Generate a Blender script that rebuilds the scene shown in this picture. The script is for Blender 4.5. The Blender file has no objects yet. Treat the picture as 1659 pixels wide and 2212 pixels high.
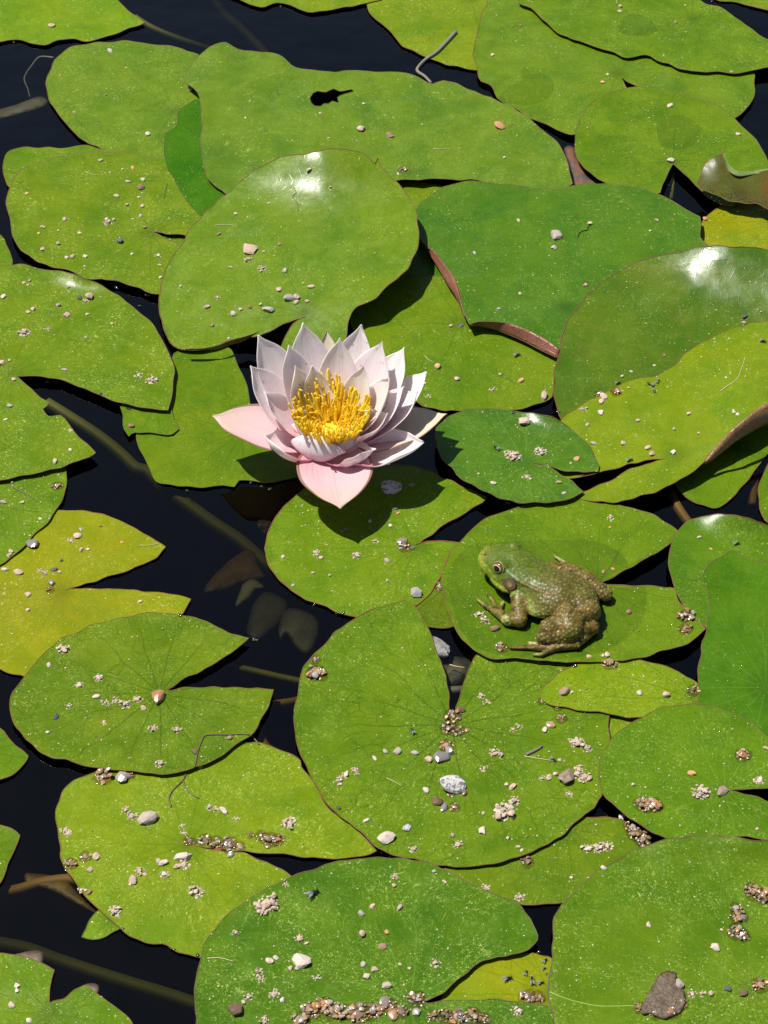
import bpy, bmesh, math, random
import numpy as np
from mathutils import Vector, Matrix, noise
from mathutils.geometry import delaunay_2d_cdt

S = bpy.context.scene
C = S.collection
rnd = random.Random(7)

# ------------------------------------------------------------------ camera
CAM_D, PITCH, TH = 1.17, math.radians(45), 0.24      # distance, angle below the horizon, tan of half the vertical view
cam_pos = Vector((0, -CAM_D*math.cos(PITCH), CAM_D*math.sin(PITCH)))
cd = bpy.data.cameras.new('camera'); cam = bpy.data.objects.new('camera', cd); C.objects.link(cam)
cam.location = cam_pos; cam.rotation_euler = (math.pi/2-PITCH, 0, 0)
cd.sensor_fit = 'VERTICAL'; cd.sensor_height = 36; cd.lens = 18/TH
cd.clip_start = 0.05; cd.clip_end = 100
S.camera = cam

# ------------------------------------------------------------------ light
SUN = Vector((-0.42, 0.18, 1.0)).normalized()
elev = math.asin(SUN.z); rot = math.atan2(SUN.x, SUN.y)
w = bpy.data.worlds.new('World'); S.world = w; w.use_nodes = True
nt = w.node_tree
sky = nt.nodes.new('ShaderNodeTexSky'); sky.sky_type = 'NISHITA'; sky.sun_disc = False
sky.sun_elevation = elev; sky.sun_rotation = rot; sky.air_density = 1.1; sky.dust_density = 1.0
bg = nt.nodes['Background']; bg.inputs['Strength'].default_value = 0.052
nt.links.new(sky.outputs[0], bg.inputs[0])
sd = bpy.data.lights.new('sun', 'SUN'); sd.energy = 5.0; sd.angle = math.radians(0.5); sd.color = (1, .965, .90)
sun = bpy.data.objects.new('sun', sd); C.objects.link(sun)
sun.rotation_euler = SUN.to_track_quat('Z', 'Y').to_euler(); sun.location = SUN*3
S.view_settings.view_transform = 'Standard'; S.view_settings.look = 'None'
S.view_settings.exposure = 0.32; S.view_settings.gamma = 1; S.view_settings.use_curve_mapping = False
S.render.engine = 'CYCLES'
S.cycles.max_bounces = 8; S.cycles.transparent_max_bounces = 12

# ------------------------------------------------------------------ helpers
# Points are surveyed on twelve overlapping squares of the view (A..L); a survey point plus a height gives a place in the pond.
TILE = {k: (x*.6636, y*.6636) for k, (x, y) in dict(A=(0,0),B=(750,0),C=(1500,0),D=(0,800),E=(750,800),F=(1500,800),
        G=(0,1600),H=(750,1600),I=(1500,1600),J=(0,2333),K=(750,2333),L=(1500,2333)).items()}
TILE['M'] = (1530*.6636, 1740*.6636); TILE['N'] = (670*.6636, 1030*.6636)      # closer squares round the frog and the flower
TSC = {'M': .2, 'N': .32}
def uv(t, x, y): o = TILE[t]; k = TSC.get(t, .4); return (o[0]+k*x, o[1]+k*y)
_s, _c = math.sin(PITCH), math.cos(PITCH)
def place(u, v, z=0.0):
    """world point at height z (metres) on the sight line of survey point u,v"""
    a = (u-829.5)/1106*TH; b = -(v-1106)/1106*TH
    d = Vector((a, _c+b*_s, -_s+b*_c))
    t = (z-cam_pos.z)/d.z
    return cam_pos + d*t
def place_np(u, v, z):
    a = (u-829.5)/1106*TH; b = -(v-1106)/1106*TH
    dy = _c+b*_s; dz = -_s+b*_c
    t = (z-cam_pos.z)/dz
    return np.stack([a*t, cam_pos.y+dy*t, cam_pos.z+dz*t], -1)
def parse(s):
    out = []; t = 'A'
    for tok in s.split():
        if tok in TILE: t = tok; continue
        sharp = tok.endswith('*'); x, y = tok.rstrip('*').split(',')
        p = uv(t, float(x), float(y)); out.append((p[0], p[1], sharp))
    return out
def smooth_outline(pts, step=9.0, closed=True, wob=0.0, seed=0):
    n = len(pts); out = []
    rg = range(n) if closed else range(n-1)
    for i in rg:
        p1, p2 = pts[i], pts[(i+1) % n]
        p0 = pts[(i-1) % n] if (closed or i > 0) else p1
        p3 = pts[(i+2) % n] if (closed or i < n-2) else p2
        P1, P2 = np.array(p1[:2]), np.array(p2[:2])
        m1 = (P2-P1) if p1[2] else (P2-np.array(p0[:2]))*.5
        m2 = (P2-P1) if p2[2] else (np.array(p3[:2])-P1)*.5
        L = np.linalg.norm(P2-P1); k = max(1, int(L/step))
        m1 = m1*min(1, L/(np.linalg.norm(m1)+1e-6)*1.0) if np.linalg.norm(m1) > L else m1
        m2 = m2*min(1, L/(np.linalg.norm(m2)+1e-6)*1.0) if np.linalg.norm(m2) > L else m2
        for j in range(k):
            t = j/k; t2, t3 = t*t, t*t*t
            q = (2*t3-3*t2+1)*P1+(t3-2*t2+t)*m1+(-2*t3+3*t2)*P2+(t3-t2)*m2
            if wob:
                q = q + wob*np.array([noise.noise(Vector((q[0]*.035, q[1]*.035, seed))), noise.noise(Vector((q[0]*.035, q[1]*.035, seed+9)))])
            out.append(q)
    if not closed: out.append(np.array(pts[-1][:2]))
    return np.array(out)
def inside(poly, P):
    P = np.asarray(P, float).reshape(-1, 2); r = np.zeros(len(P), bool)
    lo, hi = poly.min(0), poly.max(0)
    k = np.where((P >= lo).all(1) & (P <= hi).all(1))[0]
    if not len(k): return r
    x1, y1 = poly[:, 0], poly[:, 1]; x2, y2 = np.roll(x1, -1), np.roll(y1, -1); dy = np.where(y2 == y1, 1e-12, y2-y1)
    for c in range(0, len(k), 2000):
        kk = k[c:c+2000]; x, y = P[kk, 0][:, None], P[kk, 1][:, None]
        m = ((y1 > y) != (y2 > y)) & (x < (x2-x1)*(y-y1)/dy+x1); r[kk] = (m.sum(1) % 2) == 1
    return r
def edge_dist(poly, P):
    P = np.asarray(P, float).reshape(-1, 2); ab = np.roll(poly, -1, 0)-poly; L2 = (ab*ab).sum(1)+1e-9; out = []
    for c in range(0, len(P), 2000):
        d = P[c:c+2000, None, :]-poly[None]; t = np.clip((d*ab).sum(2)/L2, 0, 1)
        q = d-t[:, :, None]*ab; out.append(np.sqrt((q*q).sum(2).min(1)))
    return np.concatenate(out) if out else np.zeros(0)
def link(o, parent=None):
    C.objects.link(o)
    if parent is not None: o.parent = parent
    return o
def mesh_obj(name, V, F, mats, parent=None, loc=None, smooth=True, midx=None):
    me = bpy.data.meshes.new(name)
    loc = Vector(loc) if loc is not None else Vector((0, 0, 0))
    base = loc + (parent_world(parent) if parent is not None else Vector((0, 0, 0)))
    me.from_pydata([tuple(Vector(v)-base) for v in V], [], F)
    for m in (mats if isinstance(mats, (list, tuple)) else [mats]): me.materials.append(m)
    if midx is not None: me.polygons.foreach_set('material_index', midx)
    if smooth: me.polygons.foreach_set('use_smooth', [True]*len(me.polygons))
    me.update()
    o = bpy.data.objects.new(name, me); o.location = loc
    return link(o, parent)
def parent_world(p):
    v = Vector((0, 0, 0))
    while p is not None: v += p.location; p = p.parent
    return v
def tag(o, label=None, cat=None, group=None, kind=None):
    for k, v in (('label', label), ('category', cat), ('group', group), ('kind', kind)):
        if v: o[k] = v
    return o
def tube(pts, rad, sides=6, closed=False):
    """vertices and faces of a tube through pts; rad is a number or one per point"""
    n = len(pts); V = []; F = []
    pts = [Vector(p) for p in pts]
    up = Vector((0, 0, 1)); prev = None
    for i, p in enumerate(pts):
        a = pts[(i-1) % n] if (closed or i > 0) else p
        b = pts[(i+1) % n] if (closed or i < n-1) else p
        t = (b-a).normalized() if (b-a).length > 1e-9 else Vector((1, 0, 0))
        s = t.cross(up)
        if s.length < .1: s = t.cross(Vector((0, 1, 0)))
        s.normalize()
        if prev is not None and s.dot(prev) < 0: s = -s
        prev = s
        q = t.cross(s)
        r = rad[i] if hasattr(rad, '__len__') else rad
        for k in range(sides):
            an = 2*math.pi*k/sides
            V.append(p+s*(math.cos(an)*r)+q*(math.sin(an)*r))
    m = n if closed else n-1
    for i in range(m):
        for k in range(sides):
            a = i*sides+k; b = i*sides+(k+1) % sides; c_ = ((i+1) % n)*sides+(k+1) % sides; d = ((i+1) % n)*sides+k
            F.append((a, b, c_, d))
    if not closed:
        F.append(tuple(range(sides))[::-1]); F.append(tuple((n-1)*sides+k for k in range(sides)))
    return V, F
def catmull3(P, k=6):
    P = [Vector(p) for p in P]; out = []
    for i in range(len(P)-1):
        p0 = P[max(i-1, 0)]; p1 = P[i]; p2 = P[i+1]; p3 = P[min(i+2, len(P)-1)]
        for j in range(k):
            t = j/k
            out.append(.5*((2*p1)+(p2-p0)*t+(2*p0-5*p1+4*p2-p3)*t*t+(3*p1-p0-3*p2+p3)*t**3))
    out.append(P[-1]); return out

# ------------------------------------------------------------------ materials
class NT:
    def __init__(s, name):
        s.m = bpy.data.materials.new(name); s.m.use_nodes = True; s.t = s.m.node_tree
        s.p = s.t.nodes['Principled BSDF']; s.out = s.t.nodes['Material Output']
    def n(s, ty, **kw):
        nd = s.t.nodes.new('ShaderNode'+ty)
        for k, v in kw.items(): setattr(nd, k, v)
        return nd
    def l(s, a, b): s.t.links.new(a, b)
    def val(s, sock, v):
        if hasattr(v, 'links') or hasattr(v, 'is_linked'): s.l(v, sock)
        else: sock.default_value = v
    def math(s, op, a, b=0.0, c_=0.0, clamp=False):
        nd = s.n('Math', operation=op, use_clamp=clamp)
        s.val(nd.inputs[0], a); s.val(nd.inputs[1], b); s.val(nd.inputs[2], c_); return nd.outputs[0]
    def mix(s, f, a, b, mode='MIX'):
        nd = s.n('Mix', data_type='RGBA', blend_type=mode)
        s.val(nd.inputs[0], f)
        s.val(nd.inputs[6], a if not isinstance(a, tuple) else (*a, 1)); s.val(nd.inputs[7], b if not isinstance(b, tuple) else (*b, 1))
        return nd.outputs[2]
    def noise(s, vec, scale, detail=4, rough=.55, dist=0.0):
        nd = s.n('TexNoise'); nd.inputs['Scale'].default_value = scale; nd.inputs['Detail'].default_value = detail
        nd.inputs['Roughness'].default_value = rough; nd.inputs['Distortion'].default_value = dist
        if vec is not None: s.l(vec, nd.inputs['Vector'])
        return nd.outputs[0]
    def vor(s, vec, scale, feature='F1', out='Distance', rand=1.0):
        nd = s.n('TexVoronoi', feature=feature); nd.inputs['Scale'].default_value = scale
        nd.inputs['Randomness'].default_value = rand
        if vec is not None: s.l(vec, nd.inputs['Vector'])
        return nd.outputs[out]
    def ramp(s, f, lo, hi, a=0.0, b=1.0):
        nd = s.n('MapRange', interpolation_type='SMOOTHSTEP'); s.val(nd.inputs[0], f)
        for i, v in enumerate((lo, hi, a, b)): nd.inputs[i+1].default_value = v
        return nd.outputs[0]
    def bump(s, h, dist=.0003, strength=1.0, prev=None):
        nd = s.n('Bump'); nd.inputs['Strength'].default_value = strength; nd.inputs['Distance'].default_value = dist
        s.l(h, nd.inputs['Height'])
        if prev is not None: s.l(prev, nd.inputs['Normal'])
        return nd.outputs[0]
def simple(name, col, rough=.6, **kw):
    M = NT(name); M.p.inputs['Base Color'].default_value = (*col, 1); M.p.inputs['Roughness'].default_value = rough
    for k, v in kw.items(): M.p.inputs[k.replace('_', ' ')].default_value = v
    return M.m

def leaf_material(c1, c2, c3=None, rough=.38, chalk=.5, vein=.4, veincol=None, seed=0.0, redness=0.0, specks=.6, spec=.11):
    """blade of a water lily pad: mottled greens, radiating veins, dried silt, dots of grit; polar about the stalk"""
    M = NT('lily_blade'); tc = M.n('TexCoord').outputs['Object']
    mp = M.n('Mapping'); mp.inputs['Location'].default_value = (seed*.37, seed*.61, 0); M.l(tc, mp.inputs[0]); P = mp.outputs[0]
    big = M.ramp(M.noise(P, 20, 4, .55, .8), .34, .62)
    med = M.ramp(M.noise(P, 75, 5, .62, .8), .35, .7)
    fine = M.noise(P, 620, 5, .68)
    col = M.mix(big, c1, c2)
    col = M.mix(M.math('MULTIPLY', med, .4), col, c3 or tuple(min(1, x*y) for x, y in zip(c2, (1.3, 1.22, .8))))
    col = M.mix(M.math('MULTIPLY', M.ramp(fine, .35, .7), .22), col, tuple(x*.55 for x in c1))
    col = M.mix(M.math('MULTIPLY', M.ramp(M.noise(P, 33, 4, .6, .5), .50, .66), .38), col, tuple(a*b for a, b in zip(c1, (.62, .84, 1.0))))
    # veins
    sep = M.n('SeparateXYZ'); M.l(tc, sep.inputs[0])
    ang = M.math('ARCTAN2', sep.outputs[1], sep.outputs[0])
    ln = M.n('VectorMath', operation='LENGTH'); M.l(tc, ln.inputs[0]); r = ln.outputs['Value']
    wob = M.math('MULTIPLY', M.math('SUBTRACT', M.noise(P, 28, 3), .5), .55)
    a2 = M.math('ADD', ang, M.math('MULTIPLY', wob, M.ramp(r, 0, .06)))
    def spokes(n, w0):
        f = M.math('ABSOLUTE', M.math('SUBTRACT', M.math('FRACT', M.math('MULTIPLY', a2, n/(2*math.pi))), .5))
        arc = M.math('MULTIPLY', M.math('MULTIPLY', f, 2*math.pi/n), r)      # metres from the spoke
        return M.ramp(arc, w0, w0*.25)
    v1 = M.math('MULTIPLY', spokes(15, .0006), M.ramp(r, .075, .01, .15, 1))
    v2 = M.math('MULTIPLY', spokes(34, .00045), M.ramp(r, .02, .05))
    net = M.ramp(M.vor(P, 150, 'DISTANCE_TO_EDGE'), .045, .0)
    net = M.math('MULTIPLY', net, M.ramp(M.noise(P, 40, 2), .4, .62))
    vv = M.math('MULTIPLY', M.math('MAXIMUM', M.math('MULTIPLY', v1, .75), M.math('MAXIMUM', M.math('MULTIPLY', v2, .4), M.math('MULTIPLY', net, .7))), vein)
    col = M.mix(vv, col, veincol or tuple(x*.45 for x in c1))
    # yellow-green star round the stalk
    col = M.mix(M.math('MULTIPLY', M.ramp(r, .012, .0), .5), col, tuple(x*.6 for x in c1))
    if redness: col = M.mix(M.math('MULTIPLY', M.ramp(M.noise(P, 22, 3), .5, .72), redness), col, (.13, .035, .012))
    # dried silt, faint and streaky
    radi = M.n('CombineXYZ'); M.l(M.math('MULTIPLY', a2, .055), radi.inputs[0]); M.l(M.math('MULTIPLY', r, .22), radi.inputs[1])
    st = M.math('MULTIPLY', M.math('MAXIMUM', M.ramp(M.noise(P, 900, 6, .75, 1.2), .53, .75), M.ramp(M.noise(radi.outputs[0], 900, 5, .7), .56, .78)), M.ramp(M.noise(P, 34, 4, .6), .34, .64))
    col = M.mix(M.math('MULTIPLY', st, chalk*1.7, clamp=True), col, (.50, .58, .14))
    haze = M.math('MULTIPLY', M.ramp(M.noise(P, 50, 5, .65, .5), .42, .8), chalk*.09)
    col = M.mix(haze, col, (.28, .46, .05))
    # grit dots
    patch = M.ramp(M.noise(P, 30, 3, .6), .38, .62, .12, 1)
    for sc, th, cc, am in ((330, .17, (.75, .72, .50), specks), (560, .17, (.62, .68, .22), specks*.8), (210, .07, (.85, .84, .75), specks), (260, .08, (.03, .035, .02), specks*.7), (48, .045, (.10, .055, .015), .8), (75, .035, (.30, .27, .01), .7), (800, .2, (.75, .78, .45), specks)):
        nd = M.n('TexVoronoi'); nd.inputs['Scale'].default_value = sc; M.l(P, nd.inputs['Vector'])
        sp = M.n('SeparateColor'); M.l(nd.outputs['Color'], sp.inputs[0])
        keep = M.math('GREATER_THAN', sp.outputs[0], .74)
        dot = M.ramp(nd.outputs['Distance'], th, th*.45)
        col = M.mix(M.math('MULTIPLY', M.math('MULTIPLY', M.math('MULTIPLY', dot, keep), am, clamp=True), patch), col, cc)
    M.l(col, M.p.inputs['Base Color'])
    rg = M.math('ADD', M.math('MULTIPLY', med, .14), rough-.14)
    rg = M.math('ADD', rg, M.math('MULTIPLY', st, .2)); M.l(rg, M.p.inputs['Roughness'])
    M.p.inputs['Specular IOR Level'].default_value = spec
    b = M.bump(M.noise(P, 200, 3, .5), .0003, .32)
    b = M.bump(M.noise(P, 1500, 2, .5), .00006, .4, b)
    b = M.bump(vv, .00025, .3, b)
    b = M.bump(M.noise(P, 38, 2), .0012, .4, b)
    M.l(b, M.p.inputs['Normal'])
    return M.m

def under_material(c1=(.20, .055, .03), c2=(.10, .07, .02)):
    M = NT('lily_underside'); tc = M.n('TexCoord').outputs['Object']
    col = M.mix(M.ramp(M.noise(tc, 45, 4), .35, .65), c1, c2)
    net = M.ramp(M.vor(tc, 220, 'DISTANCE_TO_EDGE'), .06, .0)
    col = M.mix(M.math('MULTIPLY', net, .4), col, tuple(x*.45 for x in c1))
    M.l(col, M.p.inputs['Base Color']); M.p.inputs['Roughness'].default_value = .42
    M.l(M.bump(net, .0003, .5), M.p.inputs['Normal']); return M.m

def rim_material(c):
    M = NT('lily_rim'); tc = M.n('TexCoord').outputs['Object']
    col = M.mix(M.ramp(M.noise(tc, 60, 4), .35, .7), c, tuple(.5*a+.5*b for a, b in zip(c, (.16, .17, .03))))
    M.l(col, M.p.inputs['Base Color']); M.p.inputs['Roughness'].default_value = .5; M.p.inputs['Specular IOR Level'].default_value = .15; return M.m

def film_material(name, tint, rough=.04, bumpscale=90, bumpdist=.0006, gain=1.0):
    """thin clear water: Fresnel mirror over a tinted pass-through"""
    M = NT(name); tc = M.n('TexCoord').outputs['Object']
    tr = M.n('BsdfTransparent'); tr.inputs[0].default_value = (*tint, 1)
    gl = M.n('BsdfGlossy'); gl.inputs['Roughness'].default_value = rough; 
    fr = M.n('Fresnel'); fr.inputs['IOR'].default_value = 1.33
    bp = M.bump(M.noise(tc, bumpscale, 3), bumpdist, .6)
    gl.inputs['Color'].default_value = (1, .97, .90, 1); M.l(bp, gl.inputs['Normal']); M.l(bp, fr.inputs['Normal'])
    mx = M.n('MixShader'); M.l(M.math('MULTIPLY', fr.outputs[0], gain), mx.inputs[0]); M.l(tr.outputs[0], mx.inputs[1]); M.l(gl.outputs[0], mx.inputs[2])
    M.l(mx.outputs[0], M.out.inputs['Surface']); return M.m

# ------------------------------------------------------------------ the pond: water surface, murky body, bed
W = 6.0
water_mat = film_material('pond_surface', (.93, .95, .93), .03, 14, .0035, 1.7)
o = mesh_obj('water', [(-W, -W, 0), (W, -W, 0), (W, W, 0), (-W, W, 0)], [(0, 1, 2, 3)], water_mat); tag(o, kind='structure')
M = NT('murk'); M.t.nodes.remove(M.p)
va = M.n('VolumeAbsorption'); va.inputs['Color'].default_value = (.42, .40, .20, 1); va.inputs['Density'].default_value = 300
M.l(va.outputs[0], M.out.inputs['Volume'])
def box(x0, x1, y0, y1, z0, z1):
    V = [(x, y, z) for x in (x0, x1) for y in (y0, y1) for z in (z0, z1)]
    return V, [(0, 1, 3, 2), (4, 6, 7, 5), (0, 4, 5, 1), (2, 3, 7, 6), (0, 2, 6, 4), (1, 5, 7, 3)]
V, F = box(-W+.1, W-.1, -W+.1, W-.1, -.6, -.0004)
o = mesh_obj('murky_water', V, F, M.m, smooth=False); tag(o, kind='structure')
M = NT('pond_bed_mud'); tc = M.n('TexCoord').outputs['Object']
M.l(M.mix(M.noise(tc, 12, 5), (.03, .025, .014), (.06, .05, .03)), M.p.inputs['Base Color']); M.p.inputs['Roughness'].default_value = .9
o = mesh_obj('pond_bed', [(-W, -W, -.5), (W, -W, -.5), (W, W, -.5), (-W, W, -.5)], [(0, 1, 2, 3)], M.m); tag(o, kind='structure')

# ------------------------------------------------------------------ lily pads
GREEN = dict(
  bright=((.098, .195, .005), (.152, .240, .006)), mid=((.090, .183, .005), (.138, .232, .006)), deep=((.052, .150, .005), (.084, .188, .005)),
  dark=((.040, .150, .002), (.055, .175, .002)), yellow=((.205, .262, .004), (.275, .285, .004)), lime=((.132, .240, .005), (.190, .280, .005)),
  olive=((.062, .140, .004), (.105, .175, .005)), midg=((.072, .168, .005), (.108, .210, .006)), brown=((.075, .060, .014), (.10, .105, .016)), pale=((.10, .21, .030), (.15, .26, .030)))
PADS = []; TONE = .70
class Pad: pass
UNDER = under_material(); UNDER2 = under_material((.11, .10, .02), (.16, .09, .03))
def pad(key, outline, z, centre, tone, label, short, rim=(.14, .05, .025), ramp=None, bumps=(), hole=None, edge=.0, wave=.5, wob=4.2,
        rimw=.33, under=None, **mk):
    """one lily pad. z: height above the water in mm; ramp: (u0,v0,mm per px in u, in v); bumps: (tile,x,y,radius px,mm); edge: rim lift in mm"""
    p = Pad(); p.key = key; p.z = z; p.short = short
    ol = smooth_outline(parse(outline), 8.0, True, wob, seed=len(PADS)*1.7)
    p.poly = ol
    cu = uv(*centre); p.centre = cu
    holes = [smooth_outline(parse(hole), 8.0, True, 2.0)] if hole else []
    bl = [(*uv(t, x, y), r, h) for t, x, y, r, h in bumps]
    sd_ = len(PADS)*3.1
    def hfun(P):
        P = np.asarray(P, float).reshape(-1, 2)
        h = np.full(len(P), float(z))
        if ramp:
            t, x, y, gx, gy = ramp; u0, v0 = uv(t, x, y)
            h += (P[:, 0]-u0)*gx+(P[:, 1]-v0)*gy
        for (bu, bv, r, a) in bl:
            rr = r if hasattr(r, '__len__') else (r, r)
            h += a*np.exp(-((P[:, 0]-bu)/rr[0])**2-((P[:, 1]-bv)/rr[1])**2)
        if wave:
            h += wave*np.array([noise.noise(Vector((q[0]*.011, q[1]*.014, sd_)))+.35*noise.noise(Vector((q[0]*.035, q[1]*.04, sd_))) for q in P])
        if edge:
            d = edge_dist(ol, P); h += edge*np.exp(-(d/24.0)**1.4)
        return h
    p.h = hfun
    # interior points
    lo, hi = ol.min(0), ol.max(0); st = 12.0
    g = []
    yy = lo[1]; k = 0
    while yy < hi[1]:
        xx = lo[0]+(k % 2)*st*.5
        while xx < hi[0]: g.append((xx+rnd.uniform(-2, 2), yy+rnd.uniform(-2, 2))); xx += st
        yy += st*.86; k += 1
    g = np.array(g)
    vis = (g[:, 0] > -150) & (g[:, 0] < 1810) & (g[:, 1] > -150) & (g[:, 1] < 2370)
    g = g[vis]; g = g[inside(ol, g)]; g = g[edge_dist(ol, g) > 4.0]
    for hl in holes:
        g = g[~inside(hl, g)]; g = g[edge_dist(hl, g) > 3.0]
    pts = [Vector((float(a), float(b))) for a, b in ol]; n0 = len(pts)
    edges = [(i, (i+1) % n0) for i in range(n0)]
    for hl in holes:
        b0 = len(pts); pts += [Vector((float(a), float(b))) for a, b in hl]
        edges += [(b0+i, b0+(i+1) % len(hl)) for i in range(len(hl))]
    pts += [Vector((float(a), float(b))) for a, b in g]
    r = delaunay_2d_cdt(pts, edges, [], 0, 1e-4)
    VV = np.array([tuple(v) for v in r[0]]); TT = np.array([f for f in r[2]])
    cen = VV[TT].mean(1); ok = inside(ol, cen)
    for hl in holes: ok &= ~inside(hl, cen)
    TT = TT[ok]
    H = hfun(VV)/1000.0
    top = place_np(VV[:, 0], VV[:, 1], H)
    ed = edge_dist(ol, VV)
    thick = (.25+.45*np.clip(ed/25, 0, 1))/1000
    bot = top.copy(); bot[:, 2] -= thick
    n = len(top)
    # orientation: image v is downward, so flip if needed
    a, b, c_ = top[TT[0][0]], top[TT[0][1]], top[TT[0][2]]
    fl = np.cross(b-a, c_-a)[2] < 0
    F = []; mi = []; cnt = {}
    for t in TT:
        t = tuple(int(x) for x in t)
        if (np.cross(top[t[1]]-top[t[0]], top[t[2]]-top[t[0]]))[2] < 0: t = t[::-1]
        F.append(t); mi.append(0)
        F.append((t[2]+n, t[1]+n, t[0]+n)); mi.append(1)
        for i in range(3):
            e = (t[i], t[(i+1) % 3]); cnt[e] = 1
    for (a_, b_) in list(cnt):
        if (b_, a_) not in cnt: F.append((b_+2*n, a_+2*n, a_+3*n, b_+3*n)); mi.append(1)
    c0 = Vector(place(cu[0], cu[1], float(hfun([cu])[0])/1000))
    root = bpy.data.objects.new('lily_pad', None); root.location = c0; root.empty_display_size = .01
    link(root); tag(root, label, 'lily pad', 'lily pads floating on the pond')
    p.root = root
    c1, c2 = GREEN[tone]
    jr = random.Random(len(PADS)+40); j = [TONE*(1+jr.uniform(-.07, .07)), TONE*(1+jr.uniform(-.04, .04)), TONE]
    c1 = tuple(a_*b_ for a_, b_ in zip(c1, j)); c2 = tuple(a_*b_ for a_, b_ in zip(c2, j))
    lm = leaf_material(c1, c2, seed=len(PADS)*.7+.1, **mk)
    V = [tuple(v) for v in np.vstack([top, bot, top, bot])]
    mesh_obj('blade', V, F, [lm, under or UNDER], root, midx=mi)
    hh = hfun(ol)/1000.0
    rp = place_np(ol[:, 0], ol[:, 1], hh); rp[:, 2] -= .00012
    # only the stretch of rim near the view is needed
    rv, rf = tube([tuple(q) for q in rp], [rimw/1000*(.8+.5*abs(noise.noise(Vector((q[0]*60, q[1]*60, 3))))) for q in rp], 5, True)
    mesh_obj('rim', rv, rf, rim_material(rim), root)
    for hl in holes:
        q = place_np(hl[:, 0], hl[:, 1], hfun(hl)/1000); rv, rf = tube([tuple(x) for x in q], .0003, 5, True)
        mesh_obj('torn_edge', rv, rf, rim_material((.05, .05, .015)), root)
    p.holes = holes
    PADS.append(p); return p
def top_pad(u, v):
    best = None; bz = -1
    for p in PADS:
        if inside(p.poly, np.array([[u, v]]))[0] and not any(inside(h, np.array([[u, v]]))[0] for h in p.holes):
            z = float(p.h([(u, v)])[0])
            if z > bz: bz, best = z, p
    return best, max(bz, 0.0)
def strip(p, name, upper, lower, zu, zl, mat, n=26, bulge=0.0, label=None):
    """a curled-over margin: surface between two edge lines with their own heights (mm, start and end)"""
    a = smooth_outline(parse(upper), 6, False); b = smooth_outline(parse(lower), 6, False)
    def res(q):
        d = np.r_[0, np.cumsum(np.hypot(*np.diff(q, axis=0).T))]; s = np.linspace(0, d[-1], n)
        return np.stack([np.interp(s, d, q[:, 0]), np.interp(s, d, q[:, 1])], 1)
    a, b = res(a), res(b); V = []; F = []; m = 6
    ts = np.linspace(0, 1, n)
    ZU = np.interp(ts, np.linspace(0, 1, len(zu)), zu); ZL = np.interp(ts, np.linspace(0, 1, len(zl)), zl)
    for i in range(n):
        for j in range(m):
            f = j/(m-1); q = a[i]*(1-f)+b[i]*f; z = ZU[i]*(1-f)+ZL[i]*f + bulge*math.sin(math.pi*f)
            V.append(place(q[0], q[1], z/1000))
    for i in range(n-1):
        for j in range(m-1):
            F.append((i*m+j, i*m+j+1, (i+1)*m+j+1, (i+1)*m+j))
    o = mesh_obj(name, V, F, mat, p.root)
    sm = o.modifiers.new('thickness', 'SOLIDIFY'); sm.thickness = .0004; sm.offset = 0
    if label: o['label'] = label
    rv, rf = tube([place(b[i][0], b[i][1], ZL[i]/1000) for i in range(n)], .00035, 5)
    mesh_obj('rim', rv, rf, rim_material((.16, .05, .035)), p.root)
    return o

# bottom layers first
pad('L12', "E 880,170 930,110 970,20 1000,-80 1200,-80 1320,100 1250,200 1000,185", .6, ('E', 1100, 60), 'deep',
    'dark shaded pad sliver in the gap right of the large folded pad', 'the shaded pad sliver above the flower')
pad('L15', "B 860,930 960,976 1060,985 1165,1015 1210,1060 1100,1220 950,1220 850,1000", 1.2, ('B', 920, 960), 'bright',
    'small pale triangle of pad showing below the torn pad, right of the folded pad', 'the small triangle of pad below the torn pad')
pad('L17b', "A 850,1235 1060,1255 1090,1400 960,1400 880,1330", 1.0, ('A', 850, 1240), 'mid',
    'dark green scrap of lily pad seen through the slit of the gravelly left pad', 'the scrap of pad in the slit at left')
pad('L29b', "J 640,1000 560,1030 515,1060 480,1110 445,1188* 500,1202 560,1195 600,1172 640,1155* 700,1080", .7, ('J', 600, 1100), 'lime',
    'small pointed pad tip with dark specks poking out under the lower left gritty pad', 'the small pointed tip low at left', rim=(.06, .08, .02), specks=1)
pad('L44', "F 1160,1270 1200,1330 1260,1380 1320,1405 1380,1415 1440,1385 1500,1320 1570,1240 1620,1170 1700,1050 1720,900 1400,1000", .8, ('F', 1500, 1100), 'mid',
    'shaded lily pad under the right curled pad with one sunlit lower lobe', 'the shaded pad below the curled right pad', chalk=.2)
pad('L45', "F 1610,1380 1612,1300 1635,1220 1700,1150 1760,1300 1740,1500 1659,1505 1625,1465", 1.6, ('F', 1700, 1300), 'mid',
    'narrow green sliver of lily pad cut by the right photo edge, above the glossy pad', 'the sliver at the right edge', chalk=.2)
pad('L47', "C 1360,-15 1450,8 1560,30 1659,56 1760,70 1760,-80 1380,-80", 1.2, ('C', 1600, -60), 'bright',
    'pale green pad tip in the top right corner above a wedge of dark water', 'the pad in the top right corner')
pad('L46', "C 1283,1350 1285,1260 1310,1190 1360,1140 1430,1112 1510,1104 1600,1110 1720,1125 1740,1450 1300,1450", 1.6, ('C', 1700, 1200), 'yellow',
    'yellow green pad half in blue shadow under the curled brown leaf at the right edge', 'the half shaded yellow pad at the right edge', ramp=None)
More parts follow.
